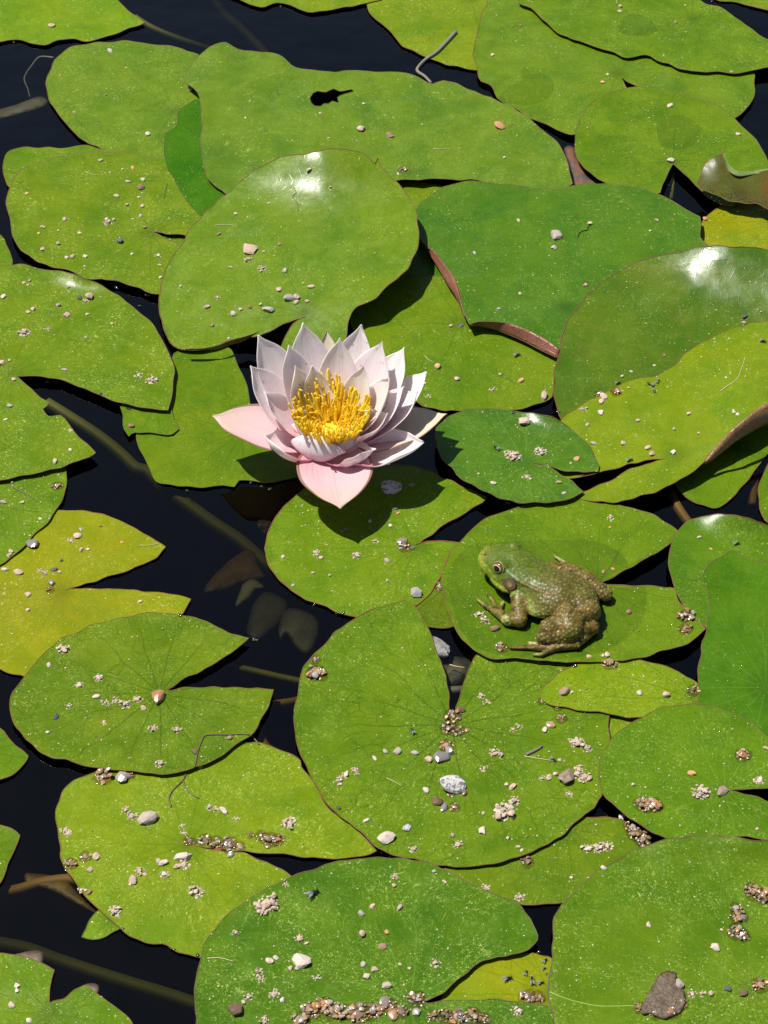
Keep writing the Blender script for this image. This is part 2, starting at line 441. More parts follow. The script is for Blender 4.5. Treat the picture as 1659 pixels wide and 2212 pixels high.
pad('L41', "D 930,600 1010,555 1100,540 1235,550 1290,660 1330,760 1365,880 1450,950 1659,1100 1700,1200 1640,1238 1540,1262 1450,1278 1380,1273 1285,1263 1270,1300* 1190,1292 1100,1298 1000,1300 920,1290 850,1265 810,1210 775,1140 748,1070 738,1005 850,900 920,800",
    1.3, ('E', 60, 1010), 'bright', 'smooth bright green pad left of the flower, partly under its left sepal', 'the smooth pad left of the flower', rim=(.07, .09, .02), chalk=.15, specks=.35, rough=.34)
pad('L41b', "D 660,845 850,830 925,880 945,935 964,992* 935,1016 850,1012 730,1004 695,1033* 672,990 664,920", 2.4, ('D', 850, 850), 'bright',
    'square cornered pad flap carrying one brown pebble, left of the flower', 'the square cornered flap left of the flower', rim=(.08, .09, .02), chalk=.15, specks=.3)
pad('L11', "E 645,385 700,310 800,235 900,172 1000,165 1140,170 1300,250 F 100,420 400,500 548,600 510,700 500,760 495,815 430,850 350,875 260,890 160,888 60,885 E 1240,892 1120,880 1060,868 1005,842 900,770 780,650 690,530 650,440",
    1.8, ('E', 1240, 420), 'bright', 'bright pad behind the flower, its left half in the shadow of the folded pad', 'the sunlit pad behind the flower', chalk=.4, rough=.36)
pad('L37', "I 795,1205 850,1210 1000,1190 1290,1140 1200,1350 900,1420 805,1350 797,1280", 1.6, ('I', 840, 1205), 'lime',
    'small lime wedge of pad between the large heart pad and the round lower right pad', 'the lime wedge of pad at right')
pad('L40', "H 1150,470 1165,600 1207,726* 1150,734 1090,728 1045,712 995,612 1100,480", 1.0, ('H', 1180, 500), 'olive',
    'olive pad scrap with one dark brown spot, between the frog pad and the heart pad', 'the spotted olive scrap left of the frog')
pad('L39', "H 188,310 196,255 212,200 242,140 300,70 E 380,1330 480,1240 600,1195 750,1182 870,1182 980,1190 1060,1212 1150,1250 1250,1300 1392,1356* 1300,1420 1200,1480 1100,1545 1003,1612* H 1060,270 1130,268 1245,276* 1170,350 1135,450 1080,545 1000,612 880,650 760,690 690,678 600,655 500,615 420,585 330,530 260,468 210,395 190,345",
    1.9, ('H', 1000, 300), 'bright', 'round notched pad in front of the flower, carrying its dark shadow', 'the notched pad carrying the flower shadow', rim=(.18, .05, .03), edge=-.3, rimw=.4)
pad('L33', "L 560,430 650,534 760,540 880,563 980,590 1022,640 1012,705 900,760 700,870 600,960 562,1003* 480,1010 400,1012 310,1005 200,975 100,925 0,875 K 1150,825 1100,790 1200,700 1400,600",
    1.3, ('L', 560, 600), 'mid', 'gritty pad peeping out below the large heart pad and left of the bottom right pad', 'the pad below the large heart pad')
pad('L31', "L 490,1302 430,1285 330,1278 220,1284 130,1305 50,1345 0,1392 K 1190,1455 1135,1530* 1200,1560 L 300,1600 500,1600 540,1450", 2.2, ('L', 480, 1500), 'yellow',
    'small yellow pad with black flecks, wedged between the two large bottom pads', 'the small yellow pad at the bottom', rim=(.15, .05, .02), chalk=.15)
pad('L29', "J 305,520 322,430 360,370 420,330 500,300 620,270 900,230 1200,170 1262,146 1320,138 1400,146 1500,175 1570,200 1622,240 K 385,270 430,330 470,400 520,480 562,527 620,560 680,610 740,670 791,727* 760,745 700,758 600,765 500,762 400,755 300,745 200,737 80,729* J 1150,706 1020,686* 1150,716 1300,735 1400,770 1500,820 1582,863* 1400,1000 1150,1200 1092,1297* 1040,1290 950,1258 880,1224 780,1220 700,1180 640,1130 560,1060 500,1010 450,960 400,880 350,820 330,740 322,650 306,580",
    1.4, ('J', 1010, 690), 'lime', 'large yellowish green pad at lower left with gritty slit and crumbs of sand', 'the large gritty pad at lower left', rim=(.14, .06, .02), chalk=.7)
pad('L26', "G -120,1240 0,1278 50,1340 100,1385 150,1425* 120,1480 60,1530 0,1555 -120,1580", 1.3, ('G', -100, 1400), 'bright',
    'pointed pad tip at the left edge, lower of the heart pad level', 'the upper pointed tip at the left edge')
pad('L27', "J -100,568 0,580 60,605 101,640* 80,720 40,800 0,890 -100,960", 1.3, ('J', -100, 750), 'bright',
    'narrow pad tip at the left edge beside the large gritty lower left pad', 'the lower tip at the left edge')
pad('L28', "J -100,1262 0,1278 100,1290 200,1325 292,1368* 275,1450 265,1545* 350,1520 400,1480 455,1450* 500,1470 560,1520 620,1570 680,1610 730,1680 800,1780 -120,1780", 1.5, ('J', 265, 1600), 'bright',
    'bitten lily pad in the bottom left corner with a square bite out of it', 'the bitten pad in the bottom left corner')
pad('L22', "D -150,1245 100,1195 340,1190 358,1265 345,1345 300,1425 250,1500 180,1560 130,1625 60,1680 0,1722 -150,1790", 2.4, ('D', -60, 1400), 'mid',
    'green pad at the left edge lying over the yellow pad, below the big left pad', 'the green pad above the yellow one at left', rim=(.12, .06, .02))
pad('L23', "G -200,440 0,400 130,270 215,170 290,108 400,103 500,112 600,140 700,185 780,225 840,265 892,296* 850,350 750,400 640,440 500,490 355,531* 500,528 650,530 800,540 900,555 1000,565 1031,577* 1005,630 975,665 800,730 600,800 400,880 200,980 135,1002* 80,990 0,955 -150,850 -300,600",
    1.3, ('G', 340, 535), 'yellow', 'yellow heart shaped lily pad at the left with a pointed tip and orange corner', 'the yellow heart pad at left', rim=(.20, .09, .01), chalk=.45, redness=.12, veincol=(.10, .16, .01))
pad('L25', "G 50,1170 65,1100 110,1030 160,960 240,870 330,800 430,750 550,705 680,675 800,657 900,658 1000,675 1080,692 1160,725 1250,765 1339,786* 1290,840 1200,900 1120,945 1020,1000 920,1060 903,1074* 980,1062 1100,1058 1250,1060 1400,1062 1476,1063* 1455,1150 1420,1220 1370,1300 1300,1350 1230,1400 1150,1450 1050,1490 950,1520 880,1525 780,1515 680,1500 560,1500 460,1480 350,1445 260,1430 180,1370 100,1290 60,1220",
    3.0, ('G', 860, 1090), 'mid', 'green arrowhead notched pad at left centre with a big orange pebble at its stalk point', 'the arrowhead pad at left centre', vein=.8, rim=(.13, .06, .02), edge=.4)
pad('L35', "H 345,1180 358,1100 375,1020 410,930 460,870 510,820 580,750 680,680 760,640 850,615 940,582* 990,620 1030,670 1060,730 1100,830 1140,930 1165,1020 1178,1110 1180,1200* 1200,1215 1215,1185* 1238,1100 1268,1010 1305,920 1340,870 1500,860 I 600,880 760,1050 800,1190* 797,1270 806,1340 780,1400 755,1450 748,1520 755,1580 768,1625 L 750,450 720,490 670,520 630,560 560,630 500,665 400,720 300,760 200,790 100,805 0,812 K 1100,795 1000,770 900,750 800,712 740,650 680,600 600,545 540,490 480,400 430,300 390,220 360,150 345,60 340,0",
    3.0, ('H', 1195, 1260), 'mid', 'largest heart shaped pad in the lower centre with gritty stalk point and granite chip', 'the largest heart pad', vein=.9, rim=(.12, .05, .02), chalk=.5, edge=.3)
pad('L36', "I 424,1086* 470,1030 540,975 620,938 720,918 830,912 920,908 1000,918 1080,935 1150,960 1220,1000 1277,1030* 1300,1150 1200,1210 1000,1225 850,1210 780,1194 650,1178 550,1165 470,1140 428,1120",
    4.3, ('I', 1260, 1120), 'lime', 'almond shaped pad end below the frog pad holding two pale pebbles', 'the almond shaped pad below the frog', vein=.6, rim=(.15, .06, .02))
pad('L38', "I -10,275 60,205 120,160 200,120 300,85 420,60 550,48 650,42* 750,60 870,75 1000,108 1080,150 1171,216* 1120,290 1020,350 920,405 830,460 738,507* 850,510 1000,512 1100,518 1155,522 1180,600 1250,680 1316,741* 1270,790 1200,830 1100,850 1020,885 950,905 860,910 700,918 600,920 500,915 350,905 200,900 120,880 50,840 0,790 H 1210,730 1175,650 1150,540 1142,440 1165,370 1200,315",
    5.2, ('I', 735, 505), 'mid', 'broad notched lily pad that the frog sits on', 'the pad under the frog', vein=.5, rim=(.13, .06, .03), chalk=.25, edge=.5, wave=.35)
pad('L42', "I 1125,380 1128,320 1145,260 1190,190 1250,150 1330,130 1430,123 1550,140 1659,185 1800,300 1760,600 1450,780 1328,736* 1250,680 1190,600 1155,520 1132,440",
    6.0, ('I', 1500, 560), 'midg', 'round pad right of the frog with a white glare on its far rim', 'the round pad right of the frog', bumps=(('I', 1560, 100, (110, 42), 9),), rim=(.15, .06, .04), rough=.34, spec=.16)
pad('L43', "I 1300,450 1340,400 1400,350 1440,328 1480,325 1520,345 1580,372 1659,385 1800,380 1820,1500 1659,1420 1560,1300 1450,1240 1350,1200 1281,1148* 1285,1080 1283,980 1300,850 1325,740 1340,620 1335,530 1310,480",
    5.0, ('I', 1650, 1060), 'deep', 'tall dark green pad at the right edge with a pale midrib', 'the tall dark pad at the right edge', ramp=('I', 1300, 1100, 0, -.016), bumps=(('I', 1300, 450, 60, 4),), rim=(.12, .05, .04), veincol=(.11, .20, .03), vein=.35, chalk=.15, specks=.3)
pad('L34', "L 745,300 I 760,1430 800,1352 870,1285 950,1230 1050,1185 1150,1155 1250,1150 1350,1160 1450,1190 1560,1250 1659,1330 1760,1450 1800,1550 L 1780,384* 1600,386 1500,392 1440,399* 1500,405 1580,425 1659,463 1760,500* 1760,680 1659,668 1500,645 1350,640 1200,652 1120,655 1050,630 950,570 870,510 800,450 765,400 748,345",
    5.4, ('L', 1425, 398), 'midg', 'round notched pad at lower right whose slit opens to the right edge', 'the round notched pad at lower right', vein=.5, veincol=(.11, .21, .02), rim=(.12, .05, .03), edge=.5, rough=.34)
pad('L30', "J 1075,1750 1062,1600 1055,1500 1060,1400 1085,1300 1120,1200 1180,1120 1250,1050 1350,980 1450,920 1580,860 K 430,828 520,800 620,775 750,760 900,765 1000,780 1100,800 1200,850 1300,905 1400,950 1500,990 1560,1010 1600,1070 1640,1130 1660,1180 1640,1220 1600,1265 1500,1290 1420,1300 1350,1320 1290,1370 1220,1420 1150,1490 1055,1534* 975,1545* 1060,1546 1200,1529 1400,1528 L 150,1527 300,1535 400,1550 480,1575 530,1700 450,1800 K 1000,1900 200,1900",
    4.4, ('K', 975, 1540), 'deep', 'large dark green pad at the bottom centre with a band of wet gravel', 'the large pad at the bottom centre', chalk=.85, rim=(.10, .06, .04), veincol=(.12, .24, .03), edge=.4)
pad('L32', "L 530,1780 500,1630 478,1500 482,1400 497,1250 500,1150 508,1080 540,1020 600,960 660,900 730,840 800,800 900,740 1000,700 1100,670 1200,650 1320,640 1450,650 1560,665 1700,680 1900,900 1900,1900 560,1900",
    5.0, ('L', 1560, 1480), 'midg', 'huge pad filling the bottom right corner with a wilted brown scrap on it', 'the huge bottom right pad', chalk=.7, rim=(.10, .06, .045), bumps=(('L', 1560, 640, (90, 40), 5), ('L', 1200, 660, (140, 40), 2.5), ('L', 520, 1200, (40, 160), 2)), veincol=(.12, .24, .03), vein=.3)
pad('L19', "A 18,900 25,845 60,812 150,790 250,798 350,795 430,784 500,790 600,840 420,900 200,960 110,1000 50,1008 25,950", 1.3, ('A', 400, 900), 'bright',
    'narrow rim of a pad showing behind the gravelly left pad', 'the narrow pad rim at upper left', edge=.6)
pad('L20', "A -150,1240 0,1274 35,1320 60,1380 69,1425 20,1450 -150,1460", 1.3, ('A', -100, 1400), 'bright',
    'tiny bright pad corner at the left edge above the big left pad', 'the tiny corner at the left edge')
pad('L16', "A 248,450 265,390 300,320 370,258 450,240 600,225 700,225 800,238 900,245 1000,272 1071,292* 1150,400 1150,600 1050,800 900,890 750,880 600,850 540,800 480,770 430,740 390,700 340,650 290,580 270,530 255,480",
    2.0, ('A', 940, 600), 'bright', 'oval pad at upper left with one white pebble on it', 'the oval pad at upper left', spec=.24, chalk=.5)
pad('L17', "A 60,1000 110,925 200,880 300,850 400,835 500,828 600,826 720,835 820,848 895,870 960,960 1120,1160 1150,1280* 1060,1277 920,1264 822,1258* 900,1290 1000,1345* 1020,1500 900,1592* 800,1575 700,1540 620,1515 550,1505 500,1510 440,1490 370,1460 270,1440 180,1395 120,1350 80,1290 60,1200 40,1130 40,1060",
    3.4, ('A', 810, 1255), 'bright', 'gravelly pad at the left with a grey stone and scattered tan pebbles', 'the gravelly left pad', rim=(.15, .07, .05), edge=.5, chalk=.6)
pad('L18', "A 1082,538 1010,570 960,610 945,690 900,720 885,790 895,880 930,960 980,1040 1030,1100 1090,1161 1180,1120 1300,1000 1250,800 1150,600", 4.6, ('A', 1150, 800), 'dark',
    'dark green half hidden pad between the oval pad and the large torn pad', 'the dark half hidden pad at upper left', bumps=(('A', 1100, 560, 40, 1.5),), chalk=.1, specks=.5, ramp=('A', 1000, 850, -.008, 0), rim=(.05, .08, .02))
pad('L01', "A -200,-100 300,-160 560,-80 640,10 782,126* 700,150 600,190 500,222 420,214 330,210 240,238 160,228 80,212 0,225 -120,215 -300,150", 1.8, ('A', -100, 0), 'lime',
    'yellow green pad in the top left corner tapering to a point at right', 'the pad in the top left corner')
pad('L02', "B -60,-60 60,0 120,32 170,38 230,18 300,15 370,48 440,64 520,55 620,35 700,28 760,8 860,-30 800,-150 400,-220 50,-150", 1.8, ('B', 400, -150), 'lime',
    'wavy strip of a pad along the top edge above dark open water', 'the wavy strip along the top edge')
pad('L03', "B 745,20 755,70 790,110 860,165 905,220 930,256 985,275 1060,310 1130,330 1230,360 1332,383* 1450,250 1450,0 1380,-100 1100,-200 800,-100 745,-20", 1.4, ('B', 1300, 0), 'lime',
    'yellow green pad at the top centre with a grey bent stalk lying across its edge', 'the yellow green pad at the top centre')
pad('L04', "C 145,0 110,90 80,200 60,290* 85,350 90,400 110,440 170,465 200,530 260,565 320,600 380,640 480,680 620,722 800,620 902,482* 868,424* 975,475* 1200,620 1475,641* 1530,600 1580,520 1588,450 1575,385 1300,200 900,0 500,-120 200,-120",
    3.0, ('C', 850, 395), 'bright', 'broad pad at the top right whose small dark slit shows behind the round pad', 'the broad pad at the top right', spec=.22, chalk=.35, wave=.9)
pad('L05', "C 310,0 380,40 440,100 520,170 650,225 780,265 870,308 950,305 1020,298 1100,340 1200,372 1350,390 1500,395 1600,375 1720,350 1900,320 1850,300 1659,215 1560,150 1480,90 1400,40 1300,5 1200,-60 900,-150 500,-100", 5.2, ('C', 1250, 100), 'mid',
    'long pad along the top right edge dotted with bright water beads', 'the beaded pad along the top right', edge=.5, rim=(.13, .08, .01))
pad('L06', "C 612,800 620,720 640,640 690,570 760,520 850,485 950,470 1050,472 1180,495 1300,535 1400,580 1480,640 1560,720 1620,790 1650,850 1658,900 1625,1000 1500,1095 1400,1106* 1320,1045 1210,935 1147,888* 1108,950 1074,1036* 950,1060 770,985 680,915 640,870",
    5.4, ('C', 1145, 875), 'mid', 'round notched pad at upper right with a pale pebble at its notch', 'the round pad at upper right', rim=(.11, .06, .04), edge=.5, chalk=.3)
pad('L14', "A 1005,440 1008,395 1045,335 1090,285 1150,245 1220,232 1280,262 1350,278 1480,290 1540,325 1600,365 B 400,378 480,380 560,390 640,380 700,375 800,385 900,392 980,400 1050,435 1095,456 1150,438 1200,445 1280,480 1360,515 1450,550 1540,590 1600,630 1659,680 C 480,730 540,790 570,850 590,920 606,992* 560,1015 480,1025 400,1020 300,1005 180,990 60,972 B 1200,970 1100,965 965,970 850,990 600,1060 300,1120 A 1300,1110 1220,1050 1150,990 1105,940 1092,850 1085,750 1085,620 1082,530 1055,480 1020,455",
    6.4, ('B', 960, 930), 'bright', 'long wavy torn pad across the upper middle with a ragged hole', 'the long torn pad', spec=.34, wave=1.6, chalk=.35, edge=.5, rim=(.12, .06, .045),
    bumps=(('A', 1150, 300, 45, 3.0), ('A', 1080, 560, (30, 60), 2.5)), hole="B 430,532 448,505 470,492 512,496 560,480 592,494 655,484 664,494 615,508 578,528 584,556 548,548 528,562 508,560 486,574 452,572 436,556")
p13 = pad('L13', "A 1240,1030 B 60,975 130,920 230,865 330,835 420,830 500,810 570,800 630,805 700,825 750,855 783,880 800,852* 815,900 860,950 910,990 950,1040 980,1100 1005,1180 1016,1260 1000,1350 970,1430 920,1490 860,1530 800,1590 740,1630 680,1659 E 650,362 635,420 625,480 600,570 500,660 400,690 290,650 272,600 275,545 300,480 345,420 405,382* 300,420 200,465 130,490 60,500 D 1240,505 1150,545 1050,558 960,550 920,520 890,450 865,380 860,300 865,240 880,180 910,100 960,20 A 1000,1290 1040,1220 1100,1150 1180,1080",
    13.5, ('E', 400, 370), 'bright', 'large raised folded pad above the flower with a white glare and a thorn like tip', 'the large folded pad above the flower',
    ramp=('A', 1400, 1300, .028, -.020), bumps=(('B', 480, 740, (165, 105), 17.0), ('E', 450, 560, (90, 80), -4.0), ('D', 1250, 470, (110, 60), -2)), rim=(.14, .05, .035), chalk=.35, rough=.37, rimw=.42, spec=.25)
strip(p13, 'curled_margin', "D 1000,556 1100,553 1180,535 1250,507 1320,490 1400,463", "D 1000,561 1100,560 1180,556 1240,535 1300,520 1340,500", (10, 10, 12, 13), (8, 8, 8, 9), UNDER2)
p8 = pad('L08', "B 1000,1135 1040,1090 1100,1040 1180,1000 1260,982 1340,975 C 60,974 150,978 230,995 320,1005 450,1015 560,1015 620,1000 700,990 780,990 900,1000 1000,1025 1100,1060 1200,1120 1292,1172* 1297,1200 1290,1280 1360,1380 1180,1560 F 625,360 565,470 528,563 480,520 400,475 320,440 220,412 120,408 50,426* E 1270,385 1250,330 1235,260 1205,165 1165,110 1120,55 1075,5 1018,-45 B 1016,1220",
    8.4, ('F', 560, 330), 'deep', 'large smooth deep green pad at upper right with a curled red underside edge', 'the deep green pad at upper right centre', spec=.24,
    ramp=('C', 700, 1300, 0, -.004), bumps=(('E', 1230, 250, 60, 4), ('F', 300, 420, (90, 40), 4)), rim=(.13, .06, .045), chalk=.3, veincol=(.02, .09, .015), vein=.6)
pink = under_material((.25, .085, .06), (.18, .085, .045))
strip(p8, 'curled_underside', "E 1068,0 1120,58 1165,112 1205,168 1235,262 1252,335 1268,385", "E 1030,-30 1075,40 1125,120 1170,200 1213,265 1245,335 1266,390", (9, 11, 12, 12, 10), (5, 6, 7, 7, 6), pink, label='red brown underside turned up at the left edge')
strip(p8, 'curled_underside', "F 50,426 120,409 220,412 320,440 400,475 480,520 530,562", "F 52,430 110,436 200,457 330,510 430,562 525,608", (9, 11, 12, 11, 9), (6, 5, 5, 5, 5), pink, label='pinkish brown underside turned up at the lower edge')
pad('L09a', "F 535,912 512,830 505,700 525,600 540,500 580,400 640,320 700,250 780,185 870,130 960,85 1060,55 1180,30 1300,10 1420,2 1550,8 1659,22 1850,100 1850,700 1300,800 800,1000 600,1000",
    5.8, ('F', 1000, 790), 'olive', 'big glossy reddish green pad at the right, raised and lying under the bright curled pad', 'the glossy reddish pad at right',
    ramp=('F', 520, 900, .003, -.021), bumps=(('F', 1430, -90, (150, 115), 16.0), ('F', 1980, 60, (150, 130), 15.0), ('F', 900, 900, 90, -1)), rim=(.12, .03, .03), rough=.37, chalk=.2, redness=.16, rimw=.45, spec=.24, veincol=(.07, .06, .01))
p9 = pad('L09b', "F 540,942 620,880 720,825 800,785 860,752 900,730 1000,715 1080,690 1150,640 1220,575 1300,525 1400,475 1500,435 1600,415 1720,405 1850,450 1850,750 1750,800 1659,845 1600,880 1540,930 1480,980 1420,1040 1350,1115 1300,1180 1240,1226 1150,1280 1050,1330 930,1365 800,1385 700,1378 608,1356* 680,1325 780,1280 900,1215 1000,1180 1105,1150* 1000,1160 900,1185 800,1215 745,1225 650,1245 550,1252 470,1215 500,1100",
    6.0, ('F', 1160, 1130), 'lime', 'bright yellow green pad at the right with a curled red brown lower right margin', 'the bright curled pad at right',
    ramp=('F', 560, 1000, .021, -.022), bumps=(('F', 1600, 950, (90, 90), 9), ('F', 750, 1330, (110, 60), 3), ('F', 600, 1150, 60, -1.2)), rim=(.15, .05, .02), chalk=.25, rough=.4, veincol=(.08, .15, .01))
strip(p9, 'curled_underside', "F 1750,798 1659,846 1600,880 1540,930 1480,980 1420,1040 1350,1115 1310,1175", "F 1750,930 1659,958 1600,985 1560,1008 1480,1058 1400,1122 1340,1168 1305,1182", (32, 31, 29, 25, 17, 10), (21, 20, 19, 17, 12, 9), under_material((.26, .10, .05), (.22, .13, .05)), bulge=1, label='red brown underside of the curled margin')
pad('L10', "E 1110,1050 1115,990 1160,930 1240,895 1340,880 1420,878 F 290,892 400,905 470,920 540,950 620,1010 680,1070 720,1130 746,1190 741,1223* 680,1222 560,1210 460,1190 358,1176* 440,1182 520,1220 600,1275 663,1331* 600,1360 500,1380 400,1388 260,1380 160,1340 80,1300 0,1255 E 1190,1200 1130,1130",
    8.0, ('E', 1590, 1175), 'deep', 'small dark green notched pad right of the flower with clumps of sand', 'the small dark pad right of the flower', bumps=(('F', 520, 860, (60, 34), 7),), veincol=(.09, .22, .02), vein=.5, spec=.3, chalk=.3, rim=(.10, .05, .03), edge=.4)
pad('L21', "D -200,60 -100,80 0,98 100,102 200,118 330,140 400,155 500,190 570,225 650,280 720,330 800,400 860,480 900,550 930,620 942,700 930,790 906,886* 800,880 700,860 600,830 490,780 380,745 280,715 180,705 93,700* 150,760 220,820 265,850 230,882* 262,915 330,918 370,960 430,1040 480,1080 513,1118* 460,1150 350,1190 250,1215 120,1240 0,1262 -200,1290 -350,700",
    4.6, ('D', 60, 690), 'bright', 'big gritty pad at the left edge with a long dark slit opening to the right', 'the big left pad', chalk=.7, rim=(.14, .06, .04), edge=.4, bumps=(('D', 520, 110, (90, 36), 8),))

# the rolled brown-green leaf at the right edge
DARKLEAF = None
p7 = pad('L07', "C 1269,992* 1290,940 1330,882 1380,838 1415,826* 1422,870 1448,925 1500,950 1580,940 1720,930 1740,1140 1600,1104 1500,1092 1430,1076 1360,1046 1300,1018", 14, ('C', 1500, 1050), 'brown',
    'rolled up leaf at the right edge showing its brownish black flecked underside', 'the rolled leaf at the right edge', ramp=('C', 1400, 1000, .02, -.10), bumps=(('C', 1400, 850, 40, 3),), redness=.9, rim=(.16, .06, .03), chalk=.1, specks=.2, vein=.2, wave=0)
strip(p7, 'rolled_lip', "C 1417,828 1436,868 1462,905 1520,930 1600,920 1720,902", "C 1415,826 1424,872 1450,925 1500,951 1580,941 1720,931", (22, 21, 19, 19, 20), (18, 19, 18, 18, 19), leaf_material((.14, .22, .08), (.18, .26, .10), seed=4.4))

# thin water lying on a few pads
film = film_material('water_film', (.90, .92, .80), .05, 60, .0005)
def puddle(outline, label, lift=.35):
    ol = smooth_outline(parse(outline), 8, True); lo, hi = ol.min(0), ol.max(0)
    g = np.array([(x, y) for x in np.arange(lo[0], hi[0], 14) for y in np.arange(lo[1], hi[1], 12)]); g = g[inside(ol, g)]; g = g[edge_dist(ol, g) > 4]
    pts = [Vector((float(a), float(b))) for a, b in np.vstack([ol, g])]; n0 = len(ol)
    r = delaunay_2d_cdt(pts, [(i, (i+1) % n0) for i in range(n0)], [], 0, 1e-4)
    VV = np.array([tuple(v) for v in r[0]]); TT = np.array(list(r[2])); TT = TT[inside(ol, VV[TT].mean(1))]
    c_ = VV.mean(0); p, _ = top_pad(*c_); ed = edge_dist(ol, VV)
    h = p.h(VV)+.02+lift*np.clip(ed/9, 0, 1)
    V = place_np(VV[:, 0], VV[:, 1], h/1000); base = Vector(V.mean(0))
    F = [tuple(int(i) for i in (t if np.cross(V[t[1]]-V[t[0]], V[t[2]]-V[t[0]])[2] > 0 else t[::-1])) for t in TT]
    o = mesh_obj('puddle', [tuple(v) for v in V], F, film, None, base)
    tag(o, label, 'puddle', 'thin puddles lying on the pads'); return o
puddle("I 40,300 200,275 400,262 560,262 700,265 800,295 870,340 905,400 830,440 735,495 735,515 850,518 990,518 1000,600 980,700 900,790 800,850 700,885 500,905 300,895 120,860 20,780 -50,600 -70,440", 'shallow clear puddle round the frog on its pad')
puddle("C 320,385 350,360 380,400 440,400 500,440 490,510 430,555 330,568 240,555 200,530 260,470 330,430", 'kidney shaped puddle on the left lobe of the broad top right pad')
puddle("C 850,130 900,80 960,75 1030,110 1060,160 1000,195 900,190 850,165", 'small oval puddle on the beaded top right pad')
puddle("C 1060,700 1080,640 1180,620 1270,660 1300,720 1240,790 1150,810 1080,780", 'round puddle in the middle of the upper right round pad')

# ------------------------------------------------------------------ the water lily
def petal_material(name, tip, mid, base, back=None, veins=.38, transl=.40):
    M = NT(name); u = M.n('UVMap'); sp = M.n('SeparateXYZ'); M.l(u.outputs[0], sp.inputs[0]); t = sp.outputs[1]; s = sp.outputs[0]
    tc = M.n('TexCoord').outputs['Object']
    col = M.mix(M.ramp(t, .55, .08), M.mix(M.ramp(t, .45, .95), mid, tip), base)
    ln = M.noise(None, 1, 1); cmb = M.n('CombineXYZ')
    M.l(M.math('MULTIPLY', s, 26.0), cmb.inputs[0]); M.l(M.math('MULTIPLY', t, 1.6), cmb.inputs[1]); M.l(cmb.outputs[0], ln.node.inputs['Vector'])
    col = M.mix(M.math('MULTIPLY', M.ramp(ln, .5, .75), veins), col, tuple(a*b for a, b in zip(base, (.92, .8, .82))))
    col = M.mix(M.math('MULTIPLY', M.ramp(M.noise(tc, 140, 4), .4, .75), .18), col, tuple(a*.8 for a in mid))
    if back is not None:
        g = M.n('NewGeometry'); rim = M.math('GREATER_THAN', M.math('ABSOLUTE', M.math('SUBTRACT', s, .5)), .462)
        col = M.mix(M.math('MULTIPLY', rim, .85), col, back)
    M.l(col, M.p.inputs['Base Color']); M.p.inputs['Roughness'].default_value = .42; M.p.inputs['Specular IOR Level'].default_value = .35
    b = M.bump(ln, .0006, .35); b = M.bump(M.noise(tc, 420, 3), .00025, .35, b); M.l(b, M.p.inputs['Normal'])
    tr = M.n('BsdfTranslucent'); M.l(col, tr.inputs[0]); mx = M.n('MixShader'); mx.inputs[0].default_value = transl
    M.l(M.p.outputs[0], mx.inputs[1]); M.l(tr.outputs[0], mx.inputs[2]); M.l(mx.outputs[0], M.out.inputs['Surface'])
    return M.m
PET = petal_material('petal_pink', (.96, .92, .91), (.96, .86, .87), (.95, .50, .57))
PET_IN = petal_material('petal_cream', (.92, .89, .85), (.92, .82, .78), (.90, .56, .50))
SEP = petal_material('sepal', (.66, .50, .40), (.70, .48, .50), (.72, .40, .46), back=(.24, .10, .05), veins=.45, transl=.2)
SEP2 = petal_material('sepal_cream', (.66, .60, .42), (.68, .56, .48), (.70, .42, .44), back=(.24, .12, .05), veins=.35, transl=.2)
CENN = uv('N', 850, 933); UP = 17.0; FC = place(CENN[0], CENN[1], UP/1000)      # the flower stands this many mm clear of the water
flower = bpy.data.objects.new('water_lily', None); flower.location = FC; flower.empty_display_size = .02; link(flower)
tag(flower, 'open pale pink water lily with a yellow heart, standing on the dark water', 'water lily')
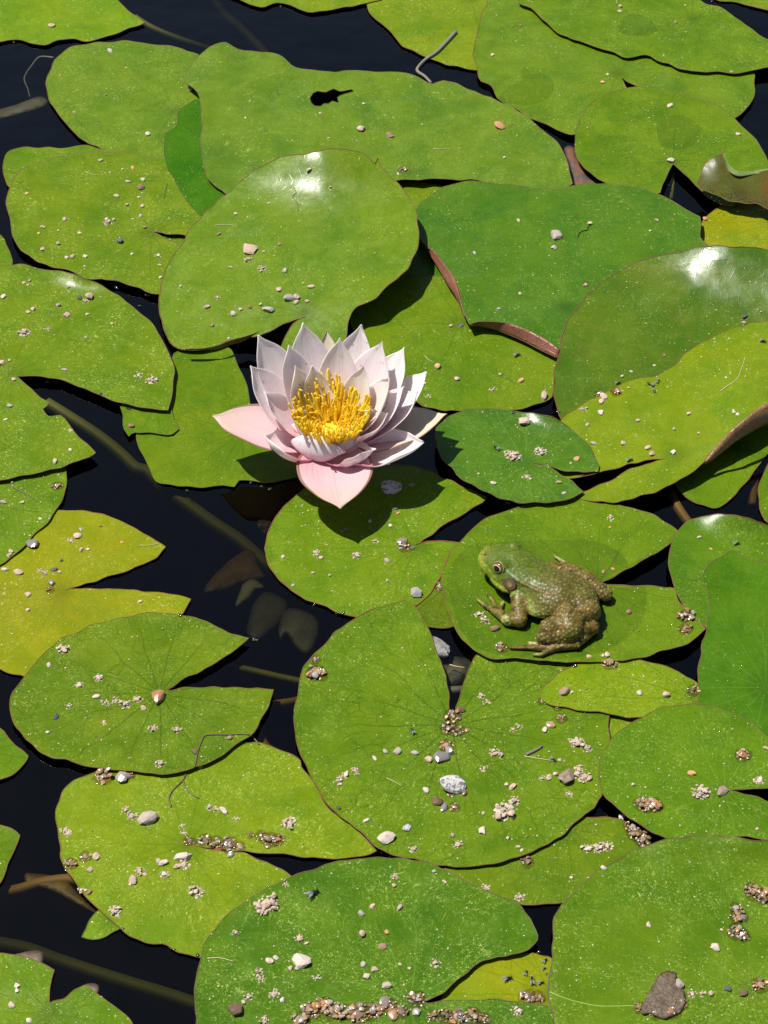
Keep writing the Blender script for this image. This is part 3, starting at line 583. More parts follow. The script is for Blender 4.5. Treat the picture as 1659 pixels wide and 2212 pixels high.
def petal(tip, z, width, mat=PET, name='petal', bulge=None, cup=.28, az=None, r0=6.0, z0=5.0, twist=0.0, peak=.52, lift=.12, curl=0.0, sharp=1.0, base=None):
    T = place(*uv('N', *tip), (z+UP)/1000)
    v = T-FC; R = math.hypot(v.x, v.y)
    rad = Vector((v.x, v.y, 0)).normalized() if az is None else Vector((math.cos(math.radians(az)), math.sin(math.radians(az)), 0))
    B = FC+rad*(r0/1000)+Vector((0, 0, z0/1000))
    if base: B = place(*uv('N', base[0], base[1]), (base[2]+UP)/1000)
    L = (T-B).length
    bl = (bulge if bulge is not None else L*1000*.16)/1000
    P1 = B.lerp(T, .30)+rad*bl-Vector((0, 0, lift*L)); P2 = B.lerp(T, .72)+rad*bl*.75
    T2 = T
    nu, nv = 12, 18; V = []; F = []; UV = []
    side0 = Vector((0, 0, 1)).cross(rad).normalized()
    for i in range(nv+1):
        t = i/nv; a = 1-t
        p = B*a**3+P1*3*a*a*t+P2*3*a*t*t+T2*t**3
        d = ((P1-B)*3*a*a+(P2-P1)*6*a*t+(T2-P2)*3*t*t).normalized()
        nrm = d.cross(side0).normalized()
        if nrm.dot(-rad+Vector((0, 0, .6))) < 0: nrm = -nrm
        sd_ = nrm.cross(d).normalized()
        if twist:
            q = Matrix.Rotation(twist*t, 3, d); nrm = q@nrm; sd_ = q@sd_
        wv = .40*(1-t)**1.2+math.sin(math.pi*min(1, t**(math.log(.5)/math.log(peak))))**.72*1.0
        wv = wv*(1-t**5*.3) if t < 1 else 0
        if t > .8: wv *= max(0, 1-((t-.8)/.2)**2.6)**.5 if sharp < 1 else (1-((t-.8)/.2)**1.75)
        wv *= width*1.1/2000
        for j in range(nu+1):
            s = -1+2*j/nu
            th = s*1.0
            cc = cup*(abs(s)**2.2)*wv*(1.25-.5*t)
            e = .0016*abs(s)**3*noise.noise(Vector((t*4, s*1.5, tip[0]*.13)))*min(1, width/12)
            q = p+sd_*(s*wv*(1-.10*cup*abs(s)))+nrm*(cc+e*1.6)
            q += nrm*curl*.001*max(0, (t-.82)/.18)**2
            V.append(q); UV.append((.5+.5*s, t))
    w_ = nu+1
    for i in range(nv):
        for j in range(nu): F.append((i*w_+j, i*w_+j+1, (i+1)*w_+j+1, (i+1)*w_+j))
    o = mesh_obj(name, V, F, mat, flower)
    ul = o.data.uv_layers.new(name='UVMap')
    for lp in o.data.loops: ul.data[lp.index].uv = UV[lp.vertex_index]
    sm = o.modifiers.new('thickness', 'SOLIDIFY'); sm.thickness = .0005; sm.offset = -1
    ss = o.modifiers.new('smooth', 'SUBSURF'); ss.levels = 1; ss.render_levels = 1
    return o, V
PV = []
def P_(*a, **k): PV.append(petal(*a, **k)); return PV[-1]
P_((815, 88), 36, 14, SEP2, 'sepal')
P_((657, 40), 56, 21); P_((350, 123), 52, 23); P_((1042, 56), 54, 21); P_((1342, 206), 46, 20)
P_((1490, 372), 36, 20); P_((297, 332), 44, 23)
P_((555, 190), 52, 19, cup=.35); P_((903, 143), 53, 19); P_((1190, 168), 52, 23)
P_((1062, 330), 46, 16, PET_IN); P_((600, 330), 46, 16, PET_IN); P_((1340, 470), 38, 16)
P_((1438, 503), 30, 21, cup=.35); P_((385, 508), 36, 17, cup=.5)
P_((42, 672), 13, 27, SEP, 'sepal', bulge=3, cup=.22, lift=.02, peak=.5)
P_((1630, 660), 14, 25, SEP2, 'sepal', bulge=3, cup=.22, lift=.02, peak=.5)
P_((905, 1300), 7.5, 32, SEP, 'sepal', bulge=2, cup=.18, lift=-.02, peak=.42, r0=3, z0=6)
P_((392, 800), 17, 24, cup=.75, bulge=9, lift=.25, base=(760, 960, 5))
P_((1476, 852), 14, 24, cup=.6, bulge=8, lift=.2, base=(880, 970, 5))
P_((715, 332), 42, 15, PET_IN, r0=4, z0=8); P_((1245, 412), 42, 19, PET_IN, cup=.4, sharp=.5, z0=8)
P_((1232, 652), 28, 17, PET, cup=.7, bulge=7, z0=7); P_((1118, 622), 30, 9, PET_IN, cup=.6, z0=10, r0=5)
P_((590, 640), 29, 17, PET, cup=.6, bulge=7, z0=7, sharp=.5)
P_((1000, 742), 24, 15, PET_IN, cup=.5, bulge=7, az=-70, z0=7, sharp=.5)
P_((1140, 890), 16, 19, PET, cup=.8, bulge=9, lift=.25, base=(800, 975, 5))
P_((735, 772), 25, 29, PET, cup=.45, bulge=11, az=-112, lift=.16, z0=4, peak=.60, sharp=.5, curl=1, base=(770, 965, 5))
# yellow heart
def stamen_material(a, b):
    M = NT('stamen_yellow'); oi = M.n('ObjectInfo').outputs['Random']; tc = M.n('TexCoord').outputs['Object']
    sp = M.n('SeparateXYZ'); M.l(tc, sp.inputs[0])
    col = M.mix(oi, a, b); col = M.mix(M.math('MULTIPLY', M.ramp(sp.outputs[2], .026, .012), .6), col, (1, .70, .03))
    M.l(col, M.p.inputs['Base Color']); M.p.inputs['Roughness'].default_value = .5
    tr = M.n('BsdfTranslucent'); M.l(col, tr.inputs[0]); mx = M.n('MixShader'); mx.inputs[0].default_value = .45
    M.l(M.p.outputs[0], mx.inputs[1]); M.l(tr.outputs[0], mx.inputs[2]); M.l(mx.outputs[0], M.out.inputs['Surface']); return M.m
STM = stamen_material((1, .86, .08), (1, .74, .03))
BC = Vector((0, .004, 0))
for k in range(285):
    f = math.sqrt((k+.5)/285); a = k*2.39996+rnd.uniform(-.2, .2)
    rad = Vector((math.cos(a), math.sin(a), 0)); back = max(0, rad.y)
    r0 = 3+7.5*f; rt = 3.0+f*(18.5+3.5*back)+rnd.uniform(-2.2, 2.2); h = 20+12*f**1.3+rnd.uniform(-1.5, 2.0)+2.5*back
    Pn = [BC+rad*r0/1000+Vector((0, 0, .014)), BC+rad*(r0+(rt-r0)*.55+1.0)/1000+Vector((0, 0, (14+(h-14)*.45)/1000)),
          BC+rad*rt/1000+Vector((0, 0, (h-1.6)/1000)), BC+rad*(rt-rnd.uniform(-1.6, 2.4))/1000+Vector((rnd.uniform(-.0012, .0012), rnd.uniform(-.001, .001), h/1000))]
    pts = catmull3(Pn, 4); n = len(pts); wd = .00052+.00036*f
    V, F = tube([FC+p for p in pts], [wd*(1-.62*(i/(n-1))**2) for i in range(n)], 4)
    mesh_obj('stamen', V, F, STM, flower)
V, F = tube([FC+BC+Vector((0, 0, .004)), FC+BC+Vector((0, 0, .010)), FC+BC+Vector((0, 0, .0155))], [.009, .0105, .008], 14)
mesh_obj('receptacle', V, F, simple('receptacle_orange', (.95, .55, .03), .6), flower)
V, F = tube([FC+Vector((0, 0, .006)), FC+Vector((.003, .004, -.03)), FC+Vector((.02, .03, -.12))], [.005, .004, .004], 8)
mesh_obj('stalk', V, F, simple('flower_stalk', (.12, .14, .04), .5), flower)
# water drops on petals
DROP = film_material('water_drop', (.97, .97, .97), .02, 200, .0)
def bead(r, sub=1, flat=.6):
    bm = bmesh.new(); bmesh.ops.create_icosphere(bm, subdivisions=2, radius=r)
    for v in bm.verts: v.co.z *= flat
    V = [tuple(v.co) for v in bm.verts]; F = [tuple(v.index for v in f.verts) for f in bm.faces]; bm.free(); return V, F
ALLV = []; ALLF = []
for o, V in PV:
    if o.name.startswith('sepal'): continue
    for _ in range(7):
        i = rnd.randrange(4, 17); j = rnd.randrange(1, 12); p = V[i*13+j]; r = rnd.choice((.0004, .0005, .0006, .0009))
        vv, ff = bead(r); b = len(ALLV); ALLV += [Vector(x)+p for x in vv]; ALLF += [tuple(q+b for q in f_) for f_ in ff]
o = mesh_obj('water_drops', ALLV, ALLF, DROP); tag(o, 'small clear water drops beading on the petals of the water lily', 'water drops', kind='stuff')

# ------------------------------------------------------------------ the frog (millimetres in its own frame: x to the snout, y to its left, z up)
FO = place(*uv('M', 395, 469+5.4*13.2*0), .0056)
fwd = Vector((-.88, .475, 0)).normalized(); lft = Vector((-fwd.y, fwd.x, 0))
def fw(p): return FO+fwd*(p[0]/1000)+lft*(p[1]/1000)+Vector((0, 0, p[2]/1000))
H_ = .5
gx = np.arange(-70, 22, H_, dtype=np.float32); gy = np.arange(-32, 50, H_, dtype=np.float32); gz = np.arange(-3, 26, H_, dtype=np.float32)
D = np.full((len(gx), len(gy), len(gz)), 20.0, np.float32)
def sub(lo, hi):
    s = []
    for g, a, b in ((gx, lo[0], hi[0]), (gy, lo[1], hi[1]), (gz, lo[2], hi[2])):
        s.append(slice(max(0, int(np.searchsorted(g, a))-1), min(len(g), int(np.searchsorted(g, b))+1)))
    return tuple(s)
def smin(a, b, k):
    h = np.clip(.5+.5*(b-a)/k, 0, 1); return b*(1-h)+a*h-k*h*(1-h)
def ell(c, r, k=3.0, rz=0.0):
    m = max(r)+5; s = sub([c[i]-m for i in range(3)], [c[i]+m for i in range(3)])
    X, Y, Z = np.meshgrid(gx[s[0]]-c[0], gy[s[1]]-c[1], gz[s[2]]-c[2], indexing='ij')
    if rz:
        ca, sa = math.cos(rz), math.sin(rz); X, Y = X*ca+Y*sa, -X*sa+Y*ca
    k0 = np.sqrt((X/r[0])**2+(Y/r[1])**2+(Z/r[2])**2); k1 = np.sqrt((X/r[0]**2)**2+(Y/r[1]**2)**2+(Z/r[2]**2)**2)+1e-6
    D[s] = smin(D[s], k0*(k0-1)/k1, k)
def cone(a, b, ra, rb, k=1.5, flat=1.0):
    a = np.array(a, float); b = np.array(b, float); m = max(ra, rb)+4
    s = sub(np.minimum(a, b)-m, np.maximum(a, b)+m)
    X, Y, Z = np.meshgrid(gx[s[0]]-a[0], gy[s[1]]-a[1], gz[s[2]]-a[2], indexing='ij')
    d = b-a; t = np.clip((X*d[0]+Y*d[1]+Z*d[2])/(d@d), 0, 1)
    q = np.sqrt((X-t*d[0])**2+(Y-t*d[1])**2+((Z-t*d[2])/flat)**2)-(ra+(rb-ra)*t)
    D[s] = smin(D[s], q, k)
def chain(P, R, k=1.2, flat=1.0):
    for i in range(len(P)-1): cone(P[i], P[i+1], R[i], R[i+1], k, flat)
# trunk and head
ell((-5, .5, 11), (15, 13.6, 7.6), 3); ell((-5.5, .4, 7.4), (14.5, 15.2, 4.2), 1.6); ell((5.5, 0, 8.6), (9.8, 9.6, 3.6), 1.6); ell((6.5, 0, 11), (9.2, 8.6, 5.0), 4)
ell((-19, 3, 9.2), (14, 12.2, 8.4), 4); ell((-33, 5.5, 8.4), (16, 15.5, 9.6), 4); ell((-36, 6, 12), (7, 6.2, 6.0), 4)
ell((-47, 4, 8.2), (12, 9.5, 8), 3.5); ell((-25, 7, 5.5), (14, 15, 5.2), 3.5)
ell((0, 7.2, 15.6), (4.6, 3.9, 4.2), 1.6); ell((0, -7.2, 15.6), (4.6, 3.9, 4.2), 1.6)
ell((-3, 0, 17.3), (8, 4, 2.0), 3)
# near hind leg: thigh, shank folded below it, long foot
cone((-55, 8.5, 8.0), (-40, 27.5, 6.4), 7.2, 6.2, .8); ell((-47.5, 17.5, 8.0), (14.0, 9.2, 7.6), .6, math.radians(-55))
chain([(-39.5, 31, 4.4), (-50, 25.5, 4.8), (-61, 14.5, 4.4)], [5.2, 5.6, 4.2], .7)
chain([(-60.5, 16.5, 3), (-57.5, 27, 2.4), (-47, 34.5, 2)], [3.4, 2.7, 2.0], .8)
chain([(-47, 34, 1.8), (-37, 38.5, 1.4), (-24, 44.2, 1)], [1.7, 1.2, .7], .7)
chain([(-47, 35, 1.8), (-43, 41, 1.6), (-38.6, 42.6, .9)], [1.6, 1.2, .8], .6)
chain([(-47, 34, 1.8), (-40, 34.5, 1.5), (-31.5, 36, .9)], [1.4, 1.1, .6], .6)
chain([(-46, 35, 1.0), (-34, 38, .7), (-27, 41, .5)], [2.8, 2.2, .8], .6, .32)
# far hind leg and its toes
chain([(-30, -13.5, 6.5), (-43, -13.5, 6.0), (-57, -10.5, 3.9)], [5.2, 5.0, 3.9], 1.0); cone((-48, -2, 7), (-32, -9.5, 6.5), 6.5, 5.0, 1.5)
chain([(-57, -11, 3), (-42, -17, 2.5), (-29, -20, 2)], [2.6, 2.4, 2.0], .8)
chain([(-29, -20, 2), (-18, -17.5, 1.4), (-2.8, -19, 1)], [1.9, 1.3, .7], .7)
chain([(-29, -21, 2), (-22, -23.5, 1.5), (-15.8, -25.8, 1)], [1.7, 1.2, .8], .7)
chain([(-27, -19, 1.8), (-17, -14.8, 1.4), (-10, -15.5, 1)], [1.5, 1.1, .7], .7)
ell((-22, -19.2, 1.3), (8, 3.4, .8), .5)
# near arm and hand
chain([(-14, 14.5, 6.5), (-18, 22, 4.6), (-21.2, 26.4, 3.5)], [4.4, 4.3, 3.7], 1.2)
chain([(-21.2, 26.6, 3.3), (-14.5, 28.5, 3.2), (-5.2, 25.6, 2)], [3.7, 3.5, 2.1], .7)
chain([(-5.2, 25.4, 1.9), (1, 24.2, 1.4), (6.4, 21.8, .8)], [1.7, 1.15, .75], .6)
chain([(-6.5, 25, 2), (-2, 19.6, 1.3), (4.0, 15.4, .8)], [1.5, 1.0, .7], .5)
chain([(-8, 25, 2.0), (-6.8, 20.5, 1.5), (-6.5, 17.2, 1)], [1.4, 1.1, .8], .5)
chain([(-10, -10, 6), (-6, -11, 3), (1, -10, 1.2)], [4, 3, 1.2], 1.2)
# the pad carries it: flatten underneath
zz = np.broadcast_to(gz[None, None, :], D.shape)
D = np.maximum(D, .12-zz)
# skin folds from eye to hip, both sides, set on the surface
def surf_z(x, y):
    i = int(round((x-gx[0])/H_)); j = int(round((y-gy[0])/H_)); col = D[i, j, :]
    ins = np.where(col < 0)[0]; return float(gz[ins[-1]])+H_*.5 if len(ins) else 0
for line in (((-4.5, 9.6), (-9, 11), (-14.5, 11.6), (-21, 12.2), (-28, 13), (-33, 13)), ((-5, -8), (-14, -8.5), (-24, -7), (-34, -5))):
    Pn = [(x, y, surf_z(x, y)-.15) for x, y in line]; chain(Pn, [.7, .9, .8, .8, .7, .4][:len(Pn)], .9)
# naive surface nets
def surface_nets(D, ox):
    nx, ny, nz = D.shape; ins = D < 0
    c = np.zeros((nx-1, ny-1, nz-1), np.int8)
    for a in (0, 1):
        for b in (0, 1):
            for d in (0, 1): c += ins[a:nx-1+a, b:ny-1+b, d:nz-1+d]
    act = (c > 0) & (c < 8); idx = np.full(act.shape, -1, np.int64); I = np.argwhere(act); idx[act] = np.arange(len(I))
    acc = np.zeros((len(I), 3)); cnt = np.zeros(len(I))
    cor = [(a, b, d) for a in (0, 1) for b in (0, 1) for d in (0, 1)]
    for p in cor:
        for q in cor:
            if sum(q)-sum(p) == 1 and all(q[i] >= p[i] for i in range(3)):
                A = D[I[:, 0]+p[0], I[:, 1]+p[1], I[:, 2]+p[2]]; B = D[I[:, 0]+q[0], I[:, 1]+q[1], I[:, 2]+q[2]]
                m = (A < 0) != (B < 0); t = np.where(m, A/(A-B+1e-12), 0)
                pt = np.array(p)+t[:, None]*(np.array(q)-np.array(p)); acc[m] += pt[m]; cnt[m] += 1
    V = (I+acc/cnt[:, None])*H_+np.array(ox); F = []
    for ax in range(3):
        u, w_ = (ax+1) % 3, (ax+2) % 3
        sl0 = [slice(None)]*3; sl1 = [slice(None)]*3; sl0[ax] = slice(0, -1); sl1[ax] = slice(1, None)
        ch = ins[tuple(sl0)] != ins[tuple(sl1)]; E = np.argwhere(ch)
        E = E[(E[:, u] > 0) & (E[:, w_] > 0)]
        first = ins[tuple(E.T)]
        def g(du, dw):
            q = E.copy(); q[:, u] -= du; q[:, w_] -= dw; q = np.minimum(q, np.array(idx.shape)-1); return idx[tuple(q.T)]
        Q = np.stack([g(0, 0), g(1, 0), g(1, 1), g(0, 1)], 1); Q[~first] = Q[~first][:, ::-1]
        F.append(Q[(Q >= 0).all(1)])
    return V, np.vstack(F)
FV, FF = surface_nets(D, (gx[0], gy[0], gz[0]))
# relax a little, then raise warts
e = np.vstack([FF[:, [0, 1]], FF[:, [1, 2]], FF[:, [2, 3]], FF[:, [3, 0]]])
def relax(V, k):
    for _ in range(k):
        s = np.zeros_like(V); n = np.zeros(len(V))
        np.add.at(s, e[:, 0], V[e[:, 1]]); np.add.at(n, e[:, 0], 1); V = V*.5+.5*s/n[:, None]
    return V
FV = relax(FV, 2)
fn = np.zeros_like(FV); q = np.cross(FV[FF[:, 2]]-FV[FF[:, 0]], FV[FF[:, 3]]-FV[FF[:, 1]])
for i in range(4): np.add.at(fn, FF[:, i], q)
fn /= np.linalg.norm(fn, axis=1)[:, None]+1e-9
x, y, z = FV.T
def ss(a, b, v): t = np.clip((v-a)/(b-a), 0, 1); return t*t*(3-2*t)
head = ss(-16, -9, x)
def sdl(P, R):
    d = np.full(len(FV), 99.0)
    for i in range(len(P)-1):
        a = np.array(P[i], float); b = np.array(P[i+1], float); ab = b-a; t = np.clip(((FV-a)@ab)/(ab@ab), 0, 1)
        d = np.minimum(d, np.linalg.norm(FV-a-t[:, None]*ab, axis=1)-(R[i]+(R[i+1]-R[i])*t))
    return d
dhind = np.minimum.reduce([sdl([(-57, 9, 8), (-47.5, 17.5, 8.2), (-40, 27, 6.4)], [9.0, 10.8, 7.5]), sdl([(-58, 9, 8), (-40, 27.5, 6.4)], [9.0, 6.4]), sdl([(-39.5, 31, 4.4), (-50, 25.5, 4.8), (-61, 14.5, 4.4), (-57.5, 27, 2.4), (-47, 34.5, 2), (-24, 44, 1)], [5.2, 5.6, 4.2, 2.7, 2, 2]),
    sdl([(-30, -13.5, 6.5), (-43, -13.5, 6), (-57, -10.5, 3.9)], [5.4, 5.4, 4.2]), sdl([(-57, -11, 3), (-42, -17, 2.5), (-29, -20, 2), (-3, -19, 1)], [2.8, 2.6, 2.5, 2.5])])
darm = np.minimum.reduce([sdl([(-16, 18, 5.5), (-21.2, 26.4, 3.5), (-5.2, 25.6, 2), (4, 19, 1)], [5.2, 4.6, 4.2, 4.2])])
leg = ss(1.3, .1, dhind); armm = ss(1.0, 0, darm); leg = np.clip(leg+armm, 0, 1)
brown = np.clip(ss(-8, -36, x)*.95, 0, 1)
col = np.outer(1-brown, (.102, .158, .010))+np.outer(brown, (.128, .100, .015))
flank = ss(13.5, 7.5, z)*(1-leg)*ss(9, 13, y)*ss(-46, -36, x)
col = col*(1-flank[:, None]*.8)+np.outer(flank*.8, (.38, .44, .10))
belly = ss(5.5, 2.5, z)*(1-leg)*ss(-42, -34, x); col = col*(1-belly[:, None]*.7)+np.outer(belly*.7, (.50, .48, .20))
lip = head*ss(13.4, 11.2, z-.12*x)*ss(-16, -6, x)*(1-leg); col = col*(1-lip[:, None])+np.outer(lip, (.30, .40, .03))
jaw = head*ss(7.4, 6.6, z-.08*np.maximum(x, 0))*(1-leg); col = col*(1-jaw[:, None])+np.outer(jaw, (.50, .48, .16))
mouth = head*np.exp(-((z-7.5-.08*np.maximum(x, 0))/.42)**2)*(1-leg); col = col*(1-.75*mouth[:, None])+np.outer(.75*mouth, (.10, .05, .02))
nose = head*ss(8, 12.5, x)*ss(11, 13.5, z); col = col*(1-.4*nose[:, None])+np.outer(.4*nose, (.30, .22, .05))
col = col*(1-leg[:, None]*.95)+np.outer(leg*.95, (.175, .105, .019))
col = col*(1-armm[:, None]*.9)+np.outer(armm*.9, (.19, .13, .025))
fing = ss(-4, 1, x)*ss(3.2, 2, z)*(y > 12); col = col*(1-fing[:, None]*.7)+np.outer(fing*.7, (.34, .30, .08))
ridge = np.zeros(len(FV))
Rl = np.array([(-4.5, 9.6), (-9, 11), (-14.5, 11.6), (-21, 12.2), (-28, 13), (-33, 13)])
for a, b in zip(Rl[:-1], Rl[1:]):
    P2 = FV[:, :2]; ab = b-a; t = np.clip(((P2-a)@ab)/(ab@ab), 0, 1); d = np.hypot(*(P2-a-t[:, None]*ab).T)
    ridge = np.maximum(ridge, np.exp(-(d/.75)**2)*(z > 10))
rc = np.where((x > -12)[:, None], np.array((.35, .50, .30)), np.array((.28, .12, .06)))
col = col*(1-.7*ridge[:, None])+.7*ridge[:, None]*rc
# dark bars on the legs
nz_ = np.array([noise.noise(Vector((a*.30, b*.30, c_*.3+4))) for a, b, c_ in FV]); sp_ = np.array([noise.noise(Vector((a*.55+9, b*.55, c_*.55))) for a, b, c_ in FV])
dk = ss(.22, .36, nz_)*np.maximum(leg, brown*.35); col = col*(1-.75*dk[:, None])+np.outer(.75*dk, (.025, .02, .012))
sp3 = np.array([noise.noise(Vector((a*.9+3, b*.9, c_*.9))) for a, b, c_ in FV]); dk2 = np.maximum(ss(.24, .40, sp_)*.6, ss(.15, .45, sp3)*.45)*(1-.7*head)*(1-flank*.7); col = col*(1-dk2[:, None])+np.outer(dk2, (.03, .03, .015))
# warts
body_ok = (fn[:, 2] > -.25)*(z > 3.2)*ss(2, -10, x)
cand = np.where(body_ok > .3)[0]; rr = np.random.RandomState(3); rr.shuffle(cand); W_ = []; grid = {}
for i in cand:
    p = FV[i]; key = tuple((p//2.1).astype(int)); okk = True
    for a in (-1, 0, 1):
        for b in (-1, 0, 1):
            for c_ in (-1, 0, 1):
                for q_ in grid.get((key[0]+a, key[1]+b, key[2]+c_), ()):
                    if ((q_-p)**2).sum() < 3.6: okk = False
    if okk: grid.setdefault(key, []).append(p); W_.append(i)
bumpv = np.zeros(len(FV)); light = np.zeros(len(FV))
wv = FV[W_]; wr = rr.uniform(.45, .85, len(W_)); wl = rr.uniform(0, 1, len(W_))
for p, r_, l_ in zip(wv, wr, wl):
    m = np.abs(FV-p).max(1) < 2.2; d2 = ((FV[m]-p)**2).sum(1); g_ = np.exp(-d2/(r_*r_))
    bumpv[m] = np.maximum(bumpv[m], g_*r_*.6); light[m] = np.maximum(light[m], g_*l_)
FV = FV+fn*(bumpv*(.45+.55*np.maximum(flank, ss(-18, -34, x))))[:, None]
lm_ = light*(.25+.75*flank+.35*ss(-20, -40, x)); col = col*(1-lm_[:, None]*.75)+np.outer(lm_*.75, (.55, .56, .18))
FV[:, 2] = np.where(FV[:, 2] > 3, 3+(FV[:, 2]-3)*(1-.10*ss(2, -20, FV[:, 0])), FV[:, 2])
FV[:, 0] = np.where(FV[:, 0] < -20, -20+(FV[:, 0]+20)*.87, FV[:, 0])
frog = bpy.data.objects.new('frog', None); frog.location = FO; frog.empty_display_size = .02; link(frog)
tag(frog, 'green and brown warty frog crouching on a lily pad, facing left', 'frog')
body = mesh_obj('body', [fw(p) for p in FV], [tuple(int(i) for i in f) for f in FF], None, frog)
body.data.materials.clear()
ca = body.data.color_attributes.new('skin', 'FLOAT_COLOR', 'POINT')
ca.data.foreach_set('color', np.hstack([np.clip(col, 0, 1), np.ones((len(col), 1))]).astype(np.float32).ravel())
M = NT('frog_skin'); at = M.n('Attribute', attribute_name='skin'); tc = M.n('TexCoord').outputs['Object']
c_ = M.mix(M.math('MULTIPLY', M.ramp(M.noise(tc, 700, 5, .7), .35, .65), .6), at.outputs['Color'], (.035, .04, .008))
M.l(c_, M.p.inputs['Base Color']); M.p.inputs['Roughness'].default_value = .42; M.p.inputs['Specular IOR Level'].default_value = .24
M.p.inputs['Coat Weight'].default_value = .05; M.p.inputs['Coat Roughness'].default_value = .2
b = M.bump(M.vor(tc, 1100), .00015, .3); M.l(b, M.p.inputs['Normal'])
body.data.materials.append(M.m)
# eyes
def eye_material():
    M = NT('frog_eye'); tc = M.n('TexCoord').outputs['Object']; sp = M.n('SeparateXYZ'); M.l(tc, sp.inputs[0])
    ex = M.math('DIVIDE', sp.outputs[0], 1.25); cb = M.n('CombineXYZ'); M.l(ex, cb.inputs[0]); M.l(sp.outputs[1], cb.inputs[1])
    ln = M.n('VectorMath', operation='LENGTH'); M.l(cb.outputs[0], ln.inputs[0]); r = ln.outputs['Value']
    gold = M.mix(M.ramp(M.noise(tc, 1600, 4, .7), .4, .65), (.30, .12, .025), (.03, .012, .006))
    c_ = M.mix(M.math('MULTIPLY', M.ramp(r, .00165, .00172), M.ramp(r, .0020, .0019)), gold, (.75, .60, .30))
    c_ = M.mix(M.ramp(r, .0017, .0016), c_, (.002, .002, .002)); c_ = M.mix(M.ramp(r, .0027, .0031), c_, (.012, .010, .008))
    M.l(c_, M.p.inputs['Base Color']); M.p.inputs['Roughness'].default_value = .06; M.p.inputs['Coat Weight'].default_value = 1
    return M.m
EM = eye_material()
for sy, nm in ((1, 'eye'), (-1, 'eye')):
    bm = bmesh.new(); bmesh.ops.create_uvsphere(bm, u_segments=32, v_segments=20, radius=.0036)
    me = bpy.data.meshes.new('eye'); bm.to_mesh(me); bm.free(); me.materials.append(EM)
    me.polygons.foreach_set('use_smooth', [True]*len(me.polygons))
    o = bpy.data.objects.new('eye', me); link(o, frog)
    o.location = fw((.3, sy*(8.6 if sy > 0 else 7.4), 15.9 if sy > 0 else 15.0))-FO
    ax = (lft*sy*1.0+fwd*.28+Vector((0, 0, .42))).normalized(); o.rotation_euler = ax.to_track_quat('Z', 'Y').to_euler()
    # pale ring of the lid
    up = ax; u1 = ax.cross(Vector((0, 0, 1))).normalized(); u2 = ax.cross(u1)
    cpt = fw((.3, sy*(8.6 if sy > 0 else 7.4), 15.9 if sy > 0 else 15.0))+ax*.0014
    V, F = tube([cpt+(u1*math.cos(t)+u2*math.sin(t))*.0034 for t in np.linspace(0, 2*math.pi, 28)[:-1]], .00042, 6, True)
    mesh_obj('eyelid', V, F, simple('eyelid_skin', (.20, .21, .09), .35), frog)
# eardrum
def disc_on(c, nrm, r, rings, mat, name, dome=.25):
    u1 = nrm.cross(Vector((0, 0, 1))).normalized(); u2 = nrm.cross(u1); V = [c+nrm*.0002]; F = []; n = 28
    for k in range(1, rings+1):
        for i in range(n):
            t = 2*math.pi*i/n; rr_ = r*k/rings; hgt = .0003*math.sin(math.pi*k/rings*1.5)**2
            V.append(c+(u1*math.cos(t)+u2*math.sin(t))*rr_+nrm*(hgt-(k == rings)*.0006))
    for i in range(n): F.append((0, 1+i, 1+(i+1) % n))
    for k in range(rings-1):
        for i in range(n): F.append((1+k*n+i, 1+(k+1)*n+i, 1+(k+1)*n+(i+1) % n, 1+k*n+(i+1) % n))
    return mesh_obj(name, V, F, mat, frog)
M = NT('eardrum_skin'); tc = M.n('TexCoord').outputs['Object']
EC = fw((-8.2, 14.0, 12.4)); sb = M.n('VectorMath', operation='DISTANCE'); M.l(tc, sb.inputs[0]); sb.inputs[1].default_value = tuple(EC-FO)
r = sb.outputs['Value']
c_ = M.mix(M.ramp(r, .0018, .0009), (.17, .095, .05), (.30, .30, .08)); c_ = M.mix(M.ramp(r, .0028, .0034), c_, (.06, .035, .02))
c_ = M.mix(M.math('MULTIPLY', M.ramp(M.noise(tc, 1300, 4), .4, .7), .4), c_, (.05, .03, .02))
M.l(c_, M.p.inputs['Base Color']); M.p.inputs['Roughness'].default_value = .38
# find the surface point and normal near the eardrum
q0 = np.array((-8.2, 14.0, 12.4)); k_ = np.argmin(((FV-q0)**2).sum(1)); pn = FV[k_]; nn = fn[((FV-pn)**2).sum(1) < 9].mean(0); nn /= np.linalg.norm(nn)
NN = (fwd*nn[0]+lft*nn[1]+Vector((0, 0, nn[2]))).normalized(); EC = fw(pn)+NN*.0007; sb.inputs[1].default_value = tuple(EC-FO)
disc_on(EC, NN, .0037, 6, M.m, 'eardrum')
# nostrils
for sy in (1, -1):
    q0 = np.array((11.3, sy*3.2, 14.5)); k_ = np.argmin(((FV-q0)**2).sum(1))
    vv, ff = bead(.00055); mesh_obj('nostril', [fw(FV[k_])+Vector(v) for v in vv], ff, simple('nostril_dark', (.01, .008, .006), .2), frog)

